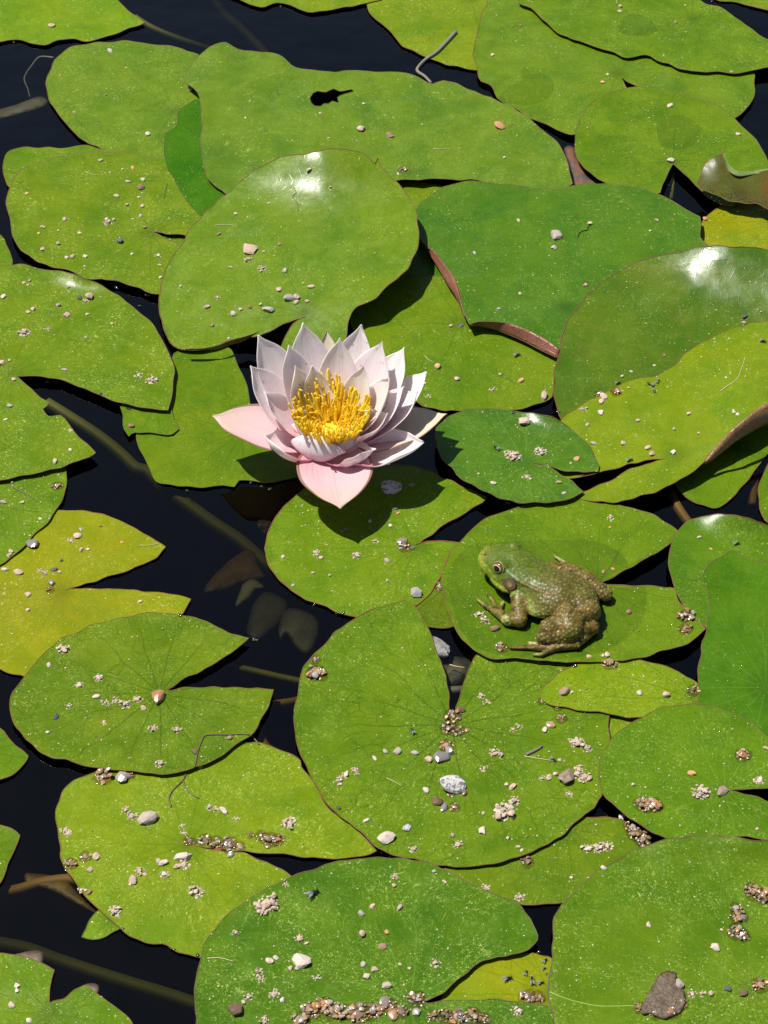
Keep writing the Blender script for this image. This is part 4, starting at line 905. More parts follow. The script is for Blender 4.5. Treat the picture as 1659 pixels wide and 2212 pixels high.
# ------------------------------------------------------------------ sand, pebbles and clumps of grit lying on the pads
def pebble_mesh(seed, flat=.58, rough=.45, sub=2):
    bm = bmesh.new(); bmesh.ops.create_icosphere(bm, subdivisions=sub, radius=1)
    o_ = Vector((seed*3.1, seed*1.7, seed)); sx, sy = 1+.22*math.sin(seed*2.3), 1+.22*math.cos(seed*1.9)
    planes = []
    r_ = random.Random(seed)
    for _ in range(11):
        n = Vector((r_.gauss(0, 1), r_.gauss(0, 1), r_.gauss(0, 1))).normalized(); planes.append((n, r_.uniform(.52, .85)))
    for v in bm.verts:
        d = v.co.normalized(); q = d*(1+rough*noise.noise(d*1.6+o_)+rough*.4*noise.noise(d*4+o_))
        for n, k in planes:
            e_ = q.dot(n)-k
            if e_ > 0: q -= n*e_*.85
        v.co = Vector((q.x*sx, q.y*sy, q.z*flat+flat*.55))
    me = bpy.data.meshes.new('pebble'); bm.to_mesh(me); bm.free()
    return me
def stone_material(name, cols, wet=False, fleck=None):
    M = NT(name); tc = M.n('TexCoord').outputs['Object']; oi = M.n('ObjectInfo').outputs['Random']
    cr = M.n('ValToRGB'); M.l(oi, cr.inputs[0]); cr.color_ramp.interpolation = 'CONSTANT'
    el = cr.color_ramp.elements
    while len(el) < len(cols): el.new(.5)
    for i, c_ in enumerate(cols): el[i].position = i/len(cols); el[i].color = (*c_, 1)
    col = M.mix(M.math('MULTIPLY', M.ramp(M.noise(tc, 2.2, 5, .7), .35, .7), .3), cr.outputs[0], tuple(x*.45 for x in cols[0]))
    if fleck: col = M.mix(M.ramp(M.noise(tc, 2.6, 3, .7), .50, .56), col, fleck)
    M.l(col, M.p.inputs['Base Color']); M.p.inputs['Roughness'].default_value = .2 if wet else .8
    M.p.inputs['Specular IOR Level'].default_value = .7 if wet else .3
    M.l(M.bump(M.noise(tc, 3, 4, .7), .00012, .4 if wet else .8), M.p.inputs['Normal']); return M.m
TAN = [(.48, .36, .27), (.54, .43, .35), (.42, .31, .23), (.52, .38, .29), (.56, .47, .39), (.40, .33, .28)]
WETC = [(.24, .15, .08), (.34, .22, .13), (.20, .14, .09), (.38, .28, .20), (.42, .20, .08), (.18, .13, .10), (.36, .33, .28)]
KIND = {   # code: colour word, material
 't': ('tan', TAN), 'g': ('grey', [(.38, .34, .30), (.44, .39, .35), (.32, .29, .26)]), 'w': ('white', [(.58, .49, .42), (.62, .54, .47)]),
 'o': ('orange', [(.60, .28, .13), (.52, .27, .14), (.62, .36, .20)]), 'b': ('brown', [(.24, .14, .09), (.30, .19, .13)]),
 'p': ('pinkish', [(.56, .40, .34), (.60, .46, .40)]), 'd': ('dark grey', [(.08, .085, .09), (.12, .12, .13)])}
SM = {k: stone_material('stone_'+v[0].replace(' ', '_'), v[1]) for k, v in KIND.items()}
SMW = {k: stone_material('wet_stone_'+v[0].replace(' ', '_'), [tuple(x*.62 for x in c_) for c_ in v[1]], True) for k, v in KIND.items()}
MIXDRY = stone_material('sand_grain', TAN); MIXWET = stone_material('wet_sand_grain', WETC, True)
GRANITE = stone_material('granite', [(.52, .50, .48)], fleck=(.16, .16, .17))
BIGST = {}
def shapes(mat, n=6, off=0):
    key = mat.name
    if key not in BIGST:
        L = []
        for i in range(n):
            me = pebble_mesh(i+off+len(BIGST)*7.3, sub=2); me.materials.append(mat)
            L.append(me)
        BIGST[key] = L
    return BIGST[key]
WETFILM = film_material('grit_water', (.84, .77, .66), .08, 500, .0004)
ITEMS = []      # (pad, u, v, colour word, kind word, object)
def ground(u, v):
    p, z = top_pad(u, v); return p, z
def single(t, x, y, size, code):
    wet = code.endswith('~'); k = code[0]
    u, v = uv(t, x, y); p, z = ground(u, v)
    sc = TSC.get(t, .4)
    r = size*sc*.253/1000*.5*rnd.uniform(.92, 1.0)
    if k == 'G': me = shapes(GRANITE)[1]; word = 'black and white granite'
    else: me = rnd.choice(shapes((SMW if wet else SM)[k])); word = ('wet ' if wet else '')+KIND[k][0]
    o = bpy.data.objects.new('pebble', me); link(o)
    o.location = place(u, v, (z-.05)/1000+r*.35); o.location.z = (z-.08)/1000
    o.scale = (r, r*rnd.uniform(.85, 1.05), r*rnd.uniform(.75, .95)); o.rotation_euler = (rnd.uniform(-.15, .15), rnd.uniform(-.15, .15), rnd.uniform(0, 6.28))
    big = 'chip' if size < 28 else ('pebble' if size < 60 else 'large pebble')
    ITEMS.append((p, u, v, word, big, o))
def clump(t, x, y, size, code):
    """a heap of grains; an Empty that parents every grain"""
    wet = '~' in code
    u, v = uv(t, x, y); p, z = ground(u, v)
    sc = TSC.get(t, .4); R = size*sc*.253/1000*.5
    e_ = bpy.data.objects.new('grit_clump', None); e_.location = place(u, v, z/1000); e_.empty_display_size = .002; link(e_)
    n = int(min(34, max(7, (size/10)**1.5))); placed = []
    for i in range(n*9):
        if len(placed) >= n: break
        r = R*(rnd.choice((.14, .18, .22, .3)) if placed else rnd.uniform(.38, .6)); r = max(r, .00045)
        a = rnd.uniform(0, 6.28); d = R*rnd.random()**.75*.9*bool(placed)
        q = Vector((math.cos(a)*d, math.sin(a)*d*.9, 0))
        if any((q-w_).length < (r+s_)*.62 for w_, s_ in placed if w_.z < .2*r): 
            if rnd.random() < .75: continue
            q.z = r*.9
        placed.append((q, r))
    for q, r in placed:
        o = bpy.data.objects.new('grain', rnd.choice(shapes(MIXWET if wet else MIXDRY, 9))); C.objects.link(o); o.parent = e_
        o.location = q-Vector((0, 0, .0001)); o.scale = (r, r*rnd.uniform(.8, 1.1), r*rnd.uniform(.65, 1.0)); o.rotation_euler = (rnd.uniform(-.5, .5), rnd.uniform(-.5, .5), rnd.uniform(0, 6.28))
    if wet:
        V = []; F = []; n_ = 18; K = 4; ph = rnd.uniform(0, 9)
        for k in range(K+1):
            f = k/K
            for i in range(n_):
                an = 2*math.pi*i/n_; rr_ = R*1.08*(1+.28*noise.noise(Vector((math.cos(an)*1.2, math.sin(an)*1.2, ph))))*f
                V.append(e_.location+Vector((math.cos(an)*rr_, math.sin(an)*rr_, .00003+min(.0005, R*.14)*(1-f**2.5))))
        F = [tuple(k*n_+i for i in range(n_)) for k in (0,)] if False else []
        for k in range(K):
            for i in range(n_): F.append((k*n_+i, (k+1)*n_+i, (k+1)*n_+(i+1) % n_, k*n_+(i+1) % n_))
        mesh_obj('water_film', V, F, WETFILM, e_)
    ITEMS.append((p, u, v, 'wet brown' if wet else 'sandy tan', 'clump of grit', e_))
def stones(s):
    t = 'A'
    for tok in s.split():
        if tok in TILE: t = tok; continue
        x, y, sz, code = tok.split(',')
        (clump if code[0] == 'c' else single)(t, float(x), float(y), float(sz), code)
stones("""A 278,135,56,t 592,268,46,g 682,365,22,o 325,405,20,o 568,512,28,b 400,603,24,t 800,720,48,w 1030,482,44,t 545,862,36,g 717,903,34,o 663,912,24,w 595,930,20,t
143,1043,24,o 690,978,36,t 773,968,34,t 762,1006,58,b 628,1055,38,t 685,1103,38,t 770,1110,34,t 750,1065,26,t 345,1180,38,p 588,1200,84,c 718,1182,20,t 760,1163,32,g 780,1225,38,b
232,1225,36,t 210,1258,34,o 315,1243,28,t 430,1256,28,t 650,1297,78,d 315,1313,42,t 228,1342,36,t 358,1388,28,t 392,1383,36,t 458,1381,34,t 712,1370,28,w 856,1380,50,c 863,1430,24,t 867,1495,32,p 456,1436,20,t
1272,1152,38,t 1182,1260,34,b 1345,1340,96,t 1345,1402,64,c 1424,1357,30,t 1415,1450,70,c 1538,1458,44,g 1247,1442,30,t 1512,1315,30,b 1504,1560,38,t 1555,1605,72,g 1600,1600,50,t 1175,1608,48,c 975,1543,28,t 1453,1095,22,g 160,1515,32,t 128,1527,24,t 150,1538,24,t 370,1548,26,g
B 707,692,76,p 862,727,60,b 1450,673,84,o 720,558,26,p 486,610,28,p 82,635,18,t 531,745,20,p 1036,672,22,t 425,912,34,t 540,1008,22,t 1417,295,30,p 1567,135,28,b 1480,848,22,t 905,938,28,t 930,915,60,c~
C 862,32,46,t 858,58,34,t 1162,118,34,b 767,441,36,o 795,400,26,t 1130,568,46,t 1135,862,52,t 1497,722,36,t 1463,385,28,b 517,1268,84,t 503,1332,42,g 312,1190,38,t 700,1202,46,p 1060,1187,28,t 1022,1245,20,w 1318,1178,48,o 235,848,22,p 1212,28,22,p 674,1540,34,b 75,1365,34,t 320,1583,26,t 1496,1140,24,p
D 18,272,42,t 482,268,78,t 462,300,60,c 430,275,38,d 315,320,46,t 358,372,44,t 180,340,44,t 152,355,30,t 130,468,88,c 462,493,20,t 258,450,40,c 8,630,62,t 52,617,32,t 352,668,34,g 750,702,54,c 820,730,82,c 380,1000,40,c 30,937,26,t 53,860,34,g 380,1100,26,w 297,1163,46,t 72,718,34,t 708,970,50,b 310,1297,72,c~ 65,1275,30,t 120,1383,36,t 12,1380,40,g 217,1473,24,w 472,368,26,t 1237,497,24,w 1148,428,28,b 1348,328,34,b 1260,362,50,g 1297,340,38,t 1118,326,42,t 605,418,22,o
E 435,218,44,t 261,235,40,t 414,296,30,t 357,303,36,t 393,200,22,t 210,342,68,g 163,315,32,t 1118,650,62,o 1225,718,48,p 1190,430,38,t 1245,428,36,d 1068,812,50,c 1420,778,50,c 1570,727,46,o 1458,695,30,t 870,1292,118,G 985,1292,52,b 1050,740,24,w 780,1595,44,c 865,1510,28,w 755,1487,26,t 905,1443,26,o 388,1402,20,t 625,1530,28,b 895,1412,36,d 1340,1230,24,t 1420,1280,34,t
F 345,946,70,p 432,1113,84,c 284,1140,100,c 258,1122,60,c 355,1250,60,c 628,1147,36,o 593,1172,20,t 530,1275,34,t 556,1332,30,g 712,1063,34,g 842,785,78,c~ 745,800,58,c~ 772,808,52,t 760,838,42,t 755,895,44,w 660,885,56,c 873,703,30,w 920,678,22,t 1100,590,26,b 1045,645,20,w 957,942,30,t 877,1065,38,t 1010,1088,38,t 1032,1120,40,t 1150,1110,42,w 1153,988,30,t 1232,905,34,t 1285,1010,20,t 1475,895,32,w 1495,910,28,w 1535,378,38,d 1530,413,26,t 1622,355,22,p 1432,710,20,w 905,765,26,t 450,808,66,t 325,725,42,o 213,693,30,o 685,965,26,t 675,212,32,t 205,343,40,c 320,258,26,t 810,1472,50,c 1288,1572,26,t 1352,1636,22,o 805,1520,20,o
G 178,278,82,g~ 420,235,50,p 385,268,50,c 58,322,30,t 50,342,30,t 25,420,40,t 100,430,50,t 215,428,40,c 240,436,32,g 290,417,34,d 322,432,30,g 278,490,46,g~ 268,532,50,c~ 332,370,28,d 438,205,36,c 475,311,24,t 438,310,32,t 658,272,22,o 541,186,20,b 152,555,34,t 152,637,30,p 755,592,28,t 1527,348,30,w 1583,505,24,t 343,855,80,c 260,933,32,p 532,1005,62,c 428,1045,52,c 518,1105,38,t 570,1145,54,c 630,1130,60,c 678,1150,76,c 740,1125,60,c 776,1166,34,t 858,1107,92,o~ 372,1160,48,c 300,1215,38,d 562,1247,44,c 830,1280,56,c 955,1290,58,c 258,1298,22,w 865,1470,62,c 1240,1330,36,b 1055,1400,46,b~ 560,1538,100,c~ 655,1535,76,t~ 700,1530,60,c~ 1080,1485,28,o
H 1000,542,82,g 685,345,62,c 465,330,56,c 488,355,26,t 285,348,28,g 925,262,58,t~ 940,296,80,c~ 985,302,30,d 847,368,32,t 445,438,26,t 535,452,26,t 340,505,24,g 847,478,20,t 460,985,112,c~ 455,908,56,c~ 1345,665,56,c 1380,700,70,c 1430,735,64,b 1465,845,70,c~ 1205,1215,90,c~ 1180,1280,80,c~ 1225,1290,80,c~ 1275,1290,38,o~ 1248,1175,44,b~ 1135,1430,96,g~ 1165,1375,80,c~ 1185,1400,60,g~ 1075,1445,42,t 900,1402,48,t 838,1400,28,t 780,1440,34,t 990,1408,36,g 675,1508,60,c 625,1530,58,c 585,1562,60,c 1200,1582,118,G 1265,1625,46,b~ 1190,1630,46,c~ 1055,1610,38,t 1130,515,58,c~ 1355,1105,50,c 1385,1140,44,c 1428,1420,80,c 1370,1495,50,c 1490,1580,34,t 1525,1590,44,t 1560,1268,50,c 1525,1285,44,c
I 562,1078,62,b 600,1082,24,w 965,1082,44,p 1108,1095,62,t 1256,1075,70,c~ 1215,670,92,c~ 1215,745,80,c~ 790,878,36,t 768,884,30,t 692,890,36,o 905,648,38,b 770,433,28,b 820,416,22,o 475,855,32,t 440,1135,54,c~ 522,1165,50,c~ 545,1225,60,c~ 487,1258,52,o~ 455,1285,36,t 630,1360,84,c 680,1388,62,c 600,1345,44,c 477,1404,20,t 535,1450,26,g 440,1550,46,c 475,1540,36,t 510,1525,40,t 565,1535,96,t~ 630,1530,70,c 665,1545,84,c 640,1500,60,c 1520,1425,86,c~ 1245,1518,38,o 1295,1622,100,c 1415,1618,60,t~ 1615,1560,66,c 930,1582,28,t 1650,1385,34,t 585,1635,44,c 800,925,90,c~
J 680,505,56,c 715,540,66,c 795,545,98,t 800,578,60,c 820,550,50,c 985,595,48,c 992,630,42,c 1130,488,50,c 1170,500,50,c 1210,505,50,t 1275,555,40,c 1560,575,84,c 355,612,60,c 370,632,48,c 460,755,60,c~ 516,752,46,t 385,795,76,c~ 484,826,32,t 1025,672,60,c~ 1110,668,70,c~ 1170,685,80,c~ 1240,690,90,c~ 1295,700,60,c~ 1245,740,50,w~ 1178,712,42,o~ 985,755,78,t 990,800,70,c 960,805,40,t 755,835,70,c 720,880,50,t 705,905,28,t 885,785,46,t 855,775,30,g 885,850,56,c 1060,945,84,c 622,1050,80,c 440,935,44,c 485,945,34,b 1440,1015,118,c 1415,1050,70,c 1540,903,46,c 1272,1168,50,c 1615,1195,48,c 1455,1318,40,t 1488,1302,30,g 1625,1320,92,w 1570,1358,36,t 1605,1358,32,t 1390,1380,56,c 1402,1415,50,c 1480,1500,56,c 1525,1525,32,w 1345,1512,54,c 1315,1540,34,t 1270,1580,80,b~ 1430,1640,60,c 90,1450,30,t 92,1478,28,w 60,1553,46,p 155,1638,34,w 1355,640,36,c~ 1410,642,60,c~ 1450,668,90,c~ 1500,665,70,c~
K 840,645,84,t 985,715,52,c 950,597,44,G 735,560,38,t 548,498,34,t 585,492,26,d 1120,455,72,b~ 1155,490,50,g~ 1212,490,60,c~ 1360,610,46,t 1228,690,54,c 1200,636,30,g 1470,520,118,c 1460,520,70,p 1535,455,76,c 1365,520,28,t 1555,700,26,t 1575,718,26,p 1498,655,28,t 1605,785,66,c~ 885,910,32,t 890,860,46,c 915,1028,38,t 768,1022,28,t 708,1060,40,g 710,1170,54,t 843,1160,30,o 826,1238,42,b 1105,1330,60,c 780,1362,34,t 718,1333,32,g 915,1333,26,p 967,1358,26,t 736,1402,36,p 848,1447,48,t 466,1412,44,c 1158,890,26,t 1100,835,32,t 376,1195,46,t 412,1222,24,t 1560,975,52,c 1385,925,42,c
380,1640,90,c~ 430,1590,100,c~ 500,1555,90,c~ 555,1590,100,c~ 620,1600,90,c~ 690,1605,110,c~ 760,1590,90,c~ 830,1535,56,t~ 800,1585,60,c~ 820,1575,42,o~ 880,1608,56,o~ 870,1570,80,c~ 925,1595,70,c~ 1010,1525,86,c~ 1005,1590,56,t~ 1100,1612,60,c~ 1165,1612,80,c~ 1230,1625,90,c~ 1310,1615,90,c~ 1365,1635,66,c~
L 925,590,80,c~ 950,630,96,c~ 985,665,80,c~ 985,700,46,c~ 690,715,72,c 740,712,72,c 790,702,72,c 870,535,42,w 985,475,100,c~ 1040,480,90,c~ 1020,455,44,t~ 1580,945,90,c~ 1630,970,90,c~ 1500,1080,86,c~ 1520,1085,50,g~ 1490,1165,90,c~ 1530,1190,60,c~ 1485,1032,60,c~ 1380,1240,60,w 1013,1120,36,p 300,1590,60,c 360,1515,80,c~ 420,1520,70,c~ 1180,1440,56,w~ 965,1570,60,c~ 1050,1605,60,c~ 1140,1600,74,c~ 1195,1545,66,c~ 1085,1560,50,c~ 1175,1450,40,c~ 1030,1530,44,c~ 1250,1497,50,c 1300,1495,46,c 1350,1493,40,t 1445,1470,36,d 1535,1490,52,b~ 1620,1450,80,c~ 770,815,38,w 320,975,56,c 597,868,22,t 135,920,46,c 1600,605,24,p 1410,1150,24,p""")
# labels: colour, size, place on its pad; look-alikes in one spot are told apart by order from left
WORDS = ('leftmost', 'second', 'third', 'fourth', 'fifth', 'sixth', 'seventh', 'eighth', 'ninth', 'tenth', 'eleventh', 'twelfth')
cells = {}
def pos_word(p, u, v):
    if p is None: return 'floating on the open water'
    vis = p.poly[(p.poly[:, 0] > -5) & (p.poly[:, 0] < 1665) & (p.poly[:, 1] > -5) & (p.poly[:, 1] < 2217)]
    lo = np.maximum(vis.min(0), 0); hi = np.minimum(vis.max(0), (1659, 2212))
    a = (u-lo[0])/max(1, hi[0]-lo[0]); b = (v-lo[1])/max(1, hi[1]-lo[1])
    X = 'left' if a < .36 else ('right' if a > .64 else ''); Y = 'far' if b < .36 else ('near' if b > .64 else '')
    return {('', ''): 'in the middle of', ('left', ''): 'at the left of', ('right', ''): 'at the right of', ('', 'far'): 'at the far side of', ('', 'near'): 'at the near side of'}.get((X, Y), 'on the %s %s part of' % (Y, X))
for it in ITEMS:
    w_ = pos_word(it[0], it[1], it[2]); cells.setdefault((it[3], it[4], w_, it[0].key if it[0] else ''), []).append(it)
for (cw, kw, pw, key), L_ in cells.items():
    L_.sort(key=lambda i: i[1]); n = len(L_)
    for i, it in enumerate(L_):
        pre = '' if n == 1 else ('leftmost ' if i == 0 else ('rightmost ' if i == n-1 else WORDS[min(i, 11)]+' from left '))
        lab = (pre+cw+' '+kw+' '+pw+((' '+it[0].short) if it[0] else '')).strip()
        o = it[5]
        if len(lab.split()) > 16: lab = lab.replace(' clump of grit', ' grit').replace(' part of', ' of').replace('on the far left of', 'far left on').replace('on the far right of', 'far right on').replace('on the near left of', 'near left on').replace('on the near right of', 'near right on').replace(' from left', '').replace('sandy tan', 'tan').replace('wet brown', 'wet')
        if len(lab.split()) > 16: lab = lab.replace(' with the ', ' with ').replace(' at left centre', '').replace(' at the bottom centre', ' at bottom').replace('black and white', 'speckled')
        tag(o, lab, 'grit clump' if kw.startswith('clump') else 'pebble', 'clumps of grit on the lily pads' if kw.startswith('clump') else 'pebbles lying on the lily pads')
# fine crumbs, beyond counting
def scatter(n, name, label, mat, r0, r1, pool, flat=.7, hmul=.3):
    V = []; F = []
    for _ in range(n):
        p = rnd.choice(pool); lo = np.maximum(p.poly.min(0), 0); hi = np.minimum(p.poly.max(0), (1659, 2212))
        if (hi <= lo).any(): continue
        u, v = rnd.uniform(lo[0], hi[0]), rnd.uniform(lo[1], hi[1])
        q, z = top_pad(u, v)
        if q is not p: continue
        r = (r0+(r1-r0)*rnd.random()**2.2)/1000; c0 = place(u, v, z/1000); b = len(V)
        bmv = OCT if rnd.random() < .5 else OCT2; a = rnd.uniform(0, 6.28); ca_, sa_ = math.cos(a), math.sin(a); sx = rnd.uniform(.7, 1.2)
        for x, y, zz_ in bmv: V.append(c0+Vector(((x*ca_*sx-y*sa_)*r, (x*sa_*sx+y*ca_)*r, (zz_*flat+.35)*r)))
        F += [tuple(b+i for i in f_) for f_ in OF]
    o = mesh_obj(name, V, F, mat, smooth=(name == 'water_beads')); tag(o, label, None, kind='stuff'); o['category'] = name.replace('_', ' '); return o
bm = bmesh.new(); bmesh.ops.create_icosphere(bm, subdivisions=1, radius=1); OCT = [tuple(v.co*(1+.3*noise.noise(v.co*2))) for v in bm.verts]; OCT2 = [tuple(v.co*(1+.5*noise.noise(v.co*2.5+Vector((3, 3, 3))))) for v in bm.verts]; OF = [tuple(v.index for v in f.verts) for f in bm.faces]; bm.free()
gritty = [p for p in PADS if p.key in ('L17', 'L21', 'L13', 'L25', 'L35', 'L29', 'L30', 'L32', 'L39', 'L23', 'L33', 'L38', 'L34', 'L09b', 'L36', 'L11', 'L10', 'L22', 'L08', 'L28')]
scatter(1100, 'fine_sand', 'fine tan sand grains strewn thinly over the lily pads', simple('fine_sand_tan', (.55, .44, .32), .8), .18, .55, gritty)
scatter(350, 'pale_sand', 'pale whitish sand grains strewn thinly over the lily pads', simple('fine_sand_pale', (.72, .68, .58), .7), .14, .38, gritty)
scatter(420, 'dark_specks', 'tiny black specks and seeds strewn over the lily pads', simple('dark_speck', (.03, .03, .022), .6), .15, .42, gritty, .4)
beady = [p for p in PADS if p.key in ('L05', 'L04', 'L06', 'L14', 'L08', 'L43', 'L35', 'L25', 'L36', 'L18', 'L38', 'L41', 'L34', 'L29')]
M = NT('bead_of_water'); M.p.inputs['Base Color'].default_value = (.16, .26, .03, 1); M.p.inputs['Roughness'].default_value = .06; M.p.inputs['Specular IOR Level'].default_value = .9
scatter(1100, 'water_beads', 'tiny glinting beads of water on the lily pads', M.m, .18, .62, beady, .6)

# ------------------------------------------------------------------ flies, straws, stalks, sunken things
FLYM = simple('fly_black', (.012, .012, .014), .3); WINGM = simple('fly_wing', (.25, .27, .30), .25, Alpha=.55)
def fly(t, x, y, size, rot, label):
    u, v = uv(t, x, y); p, z = top_pad(u, v); r = size*.4*.253/1000
    e_ = bpy.data.objects.new('small_fly', None); e_.location = place(u, v, z/1000); link(e_); e_.empty_display_size = .001
    d = Vector((math.cos(rot), math.sin(rot), 0)); s = Vector((-d.y, d.x, 0)); b0 = e_.location+Vector((0, 0, r*.22))
    V, F = tube([b0-d*r*.5, b0-d*r*.25, b0+d*r*.1, b0+d*r*.2, b0+d*r*.34, b0+d*r*.45], [r*.04, r*.13, r*.15, r*.08, r*.11, r*.03], 7); mesh_obj('body', V, F, FLYM, e_)
    for sg in (1, -1):
        q = b0+Vector((0, 0, r*.13)); tip = q-d*r*.62+s*sg*r*.32
        V = [q, q-d*r*.2+s*sg*r*.22, tip, q-d*r*.5+s*sg*r*.04]; F = [(0, 1, 2, 3)]
        w_ = mesh_obj('wing', V, F, WINGM, e_); sm = w_.modifiers.new('thickness', 'SOLIDIFY'); sm.thickness = .00003
    V = []; F = []
    for sg in (1, -1):
        for k in (-.1, .1, .3):
            vv, ff = tube([b0+d*r*k, b0+d*r*(k*1.3)+s*sg*r*.22+Vector((0, 0, r*.05)), b0+d*r*(k*1.8)+s*sg*r*.36-Vector((0, 0, r*.2))], r*.018, 4); n_ = len(V); V += vv; F += [tuple(i+n_ for i in f_) for f_ in ff]
    mesh_obj('legs', V, F, FLYM, e_)
    tag(e_, label, 'fly', 'small dark flies on the lily pads')
fly('K', 450, 960, 62, .6, 'black fly with glassy wings, largest, on the far left of the bottom centre pad')
fly('F', 1022, 752, 44, 2.6, 'leftmost of three black flies near the fold of the bright curled pad')
fly('F', 1065, 735, 32, .9, 'upper right of three black flies near the fold of the bright curled pad')
fly('F', 1045, 787, 30, -1.2, 'lowest of three black flies near the fold of the bright curled pad')
fly('F', 850, 745, 34, .1, 'black fly beside the wet grit heap on the bright curled pad')
fly('F', 305, 594, 42, .3, 'black fly on the sunlit pad behind the flower, right part')
fly('F', 1632, 520, 40, -.5, 'black fly near the right edge on the bright curled pad')
fly('F', 912, 1162, 40, .2, 'black fly on the notch edge of the bright curled pad')
fly('F', 1490, 1612, 36, .1, 'black fly on the round pad right of the frog')
fly('F', 190, 1096, 44, 2.4, 'black fly left of the sand clumps on the small dark pad')
fly('H', 985, 1297, 40, 1.9, 'black fly left of the gritty stalk point of the heart pad')
fly('I', 500, 1452, 36, -.7, 'black fly at the end of the pale straw on the heart pad')
for i, (x, y, s_, r_) in enumerate(((255, 1418, 44, .3), (385, 1428, 44, 1.6), (352, 1386, 30, 1.1), (434, 1440, 30, .2), (455, 1320, 30, .8), (468, 1398, 26, 2.1), (450, 1362, 22, .4))):
    fly('L', x, y, s_, r_, ('leftmost', 'third from left', 'second from left', 'fourth from left', 'upper', 'rightmost', 'small')[i]+' black fly of the swarm on the small yellow bottom pad')

STRAW = simple('dry_straw', (.52, .46, .24), .6); GREYST = simple('grey_stalk', (.17, .16, .13), .6); ROOT = simple('dark_rootlet', (.11, .085, .04), .45); BLACKT = simple('black_thread', (.02, .018, .012), .5)
def strand(name, spec, rad, mat, label, cat, lift=.3, taper=.5, fixed=None, group=None):
    pts = smooth_outline(parse(spec), 5, False); P = []
    for i, q in enumerate(pts):
        z = fixed if fixed is not None else max(top_pad(q[0], q[1])[1], .3)
        if hasattr(fixed, '__len__'): z = float(np.interp(i/(len(pts)-1), np.linspace(0, 1, len(fixed)), fixed))
        P.append(place(q[0], q[1], (z+lift)/1000))
    n = len(P); c0 = P[0].copy()
    V, F = tube(P, [rad/1000*(1-taper*(i/(n-1))) for i in range(n)], 6)
    o = mesh_obj(name, V, F, mat, None, c0); tag(o, label, cat, group); return o
strand('straw', "F 1402,785 1440,757 1490,722 1510,680 1537,600", .28, STRAW, 'bent pale straw on the bright curled pad at the right', 'straw')
strand('straw', "L 345,213 400,222 460,232 512,240", .28, STRAW, 'short pale straw under the grey husk on the heart pad', 'straw')
strand('straw', "K 843,330 880,348 926,374", .22, STRAW, 'tiny pale straw left of the granite chip on the heart pad', 'straw')
strand('straw', "A 460,928 495,940 530,946", .22, STRAW, 'tiny pale straw on the far side of the gravelly left pad', 'straw')
strand('straw', "A 1158,1218 1215,1212 1285,1220", .2, STRAW, 'thin pale straw at the left of the large folded pad', 'straw')
strand('straw', "J 1120,1305 1190,1303 1262,1322", .3, STRAW, 'short pale straw at the left rim of the bottom centre pad', 'straw')
strand('straw', "G 755,290 800,291 860,280", .25, STRAW, 'pale straw on the upper tip of the yellow heart pad', 'straw')
strand('straw', "B 1095,803 1140,806 1190,802", .22, STRAW, 'faint straw in the middle of the long torn pad', 'straw')
strand('straw', "I -60,935 -20,945 20,950", .3, STRAW, 'short pale straw floating in the gap under the frog pad', 'straw')
strand('husk', "L 352,205 385,190 420,172 440,158", .9, simple('grey_husk', (.16, .14, .12), .7), 'small grey dry husk on the right lobe of the heart pad', 'husk', lift=.5, taper=.3)
strand('rootlet', "J 1400,150 1345,98 1250,96 1110,100 1085,140 1065,200 1050,270 1010,300 985,345 935,395 912,440 925,487", .42, ROOT, 'long dark rootlet trailing from the arrowhead pad onto the gritty pad', 'rootlet', taper=.0)
strand('rootlet', "J 988,345 1005,385 1040,420 1075,440", .5, ROOT, 'short forked branch of rootlet on the gritty lower left pad', 'rootlet')
strand('thread', "C 632,1282 640,1258 662,1245 682,1243 690,1222 702,1214", .32, BLACKT, 'black wiggly thread on the deep green pad', 'thread', taper=.2)
strand('thread', "B 340,1010 355,1040 335,1060 358,1090 368,1143", .22, ROOT, 'thin branching thread in the glare of the large folded pad', 'thread')
strand('thread', "A 885,1070 892,1030 905,990", .25, ROOT, 'short dark thread at the right of the gravelly left pad', 'thread')
strand('thread', "E 1050,595 1070,615 1100,632", .22, STRAW, 'fine stalk hooked to the orange pebble behind the flower', 'thread')
strand('thread', "D 70,1305 150,1345 190,1370 222,1390", .35, ROOT, 'dark twig line drawn as a strand across the green pad above the yellow one', 'overlap')  # strand stands for the dark edge where two leaves overlap
strand('grey_stalk', "B 1085,448 1050,412 1008,378 1050,325 1110,285 1160,235 1217,172", .95, GREYST, 'bent grey dead stalk across the edge of the top centre pad', 'stalk', lift=.8, taper=-.7)
strand('midrib_stalk', "L 480,1486 560,1520 640,1543 740,1562 850,1563 950,1560", .35, simple('pale_vein', (.22, .34, .05), .5), 'pale raised vein line crossing the left of the bottom right pad', 'vein', lift=-.15, taper=.2)
# sunken petioles (the pads' leaf stems) and leaves in the murk
STEM = simple('sunken_stem', (.26, .26, .06), .6); STEM2 = simple('sunken_stem_brown', (.36, .20, .05), .6); PALEG = simple('sunken_petal', (.26, .25, .22), .5)
G_ = 'sunken lily stems'
strand('lily_petiole', "D 255,850 400,940 550,1040 660,1130 740,1205 800,1222 870,1290 1000,1390 1150,1500 1300,1600 1440,1720 H 330,480", 3.6, STEM, 'long yellowish stem under water between the flower and the left pads', 'petiole', 0, -.3, (-6, -8, -9, -10, -11, -12), G_)
strand('lily_petiole', "A 730,95 820,150 950,205 1100,255 1250,300", 2.4, STEM, 'yellowish stem under water above the oval pad', 'petiole', 0, 0, (-4, -7, -11), G_)
strand('lily_petiole', "A 1130,-40 1200,70 1300,160 1400,260 1500,380", 4.2, STEM, 'broad dim stem under water left of centre at the top', 'petiole', 0, 0, (-12, -11, -10), G_)
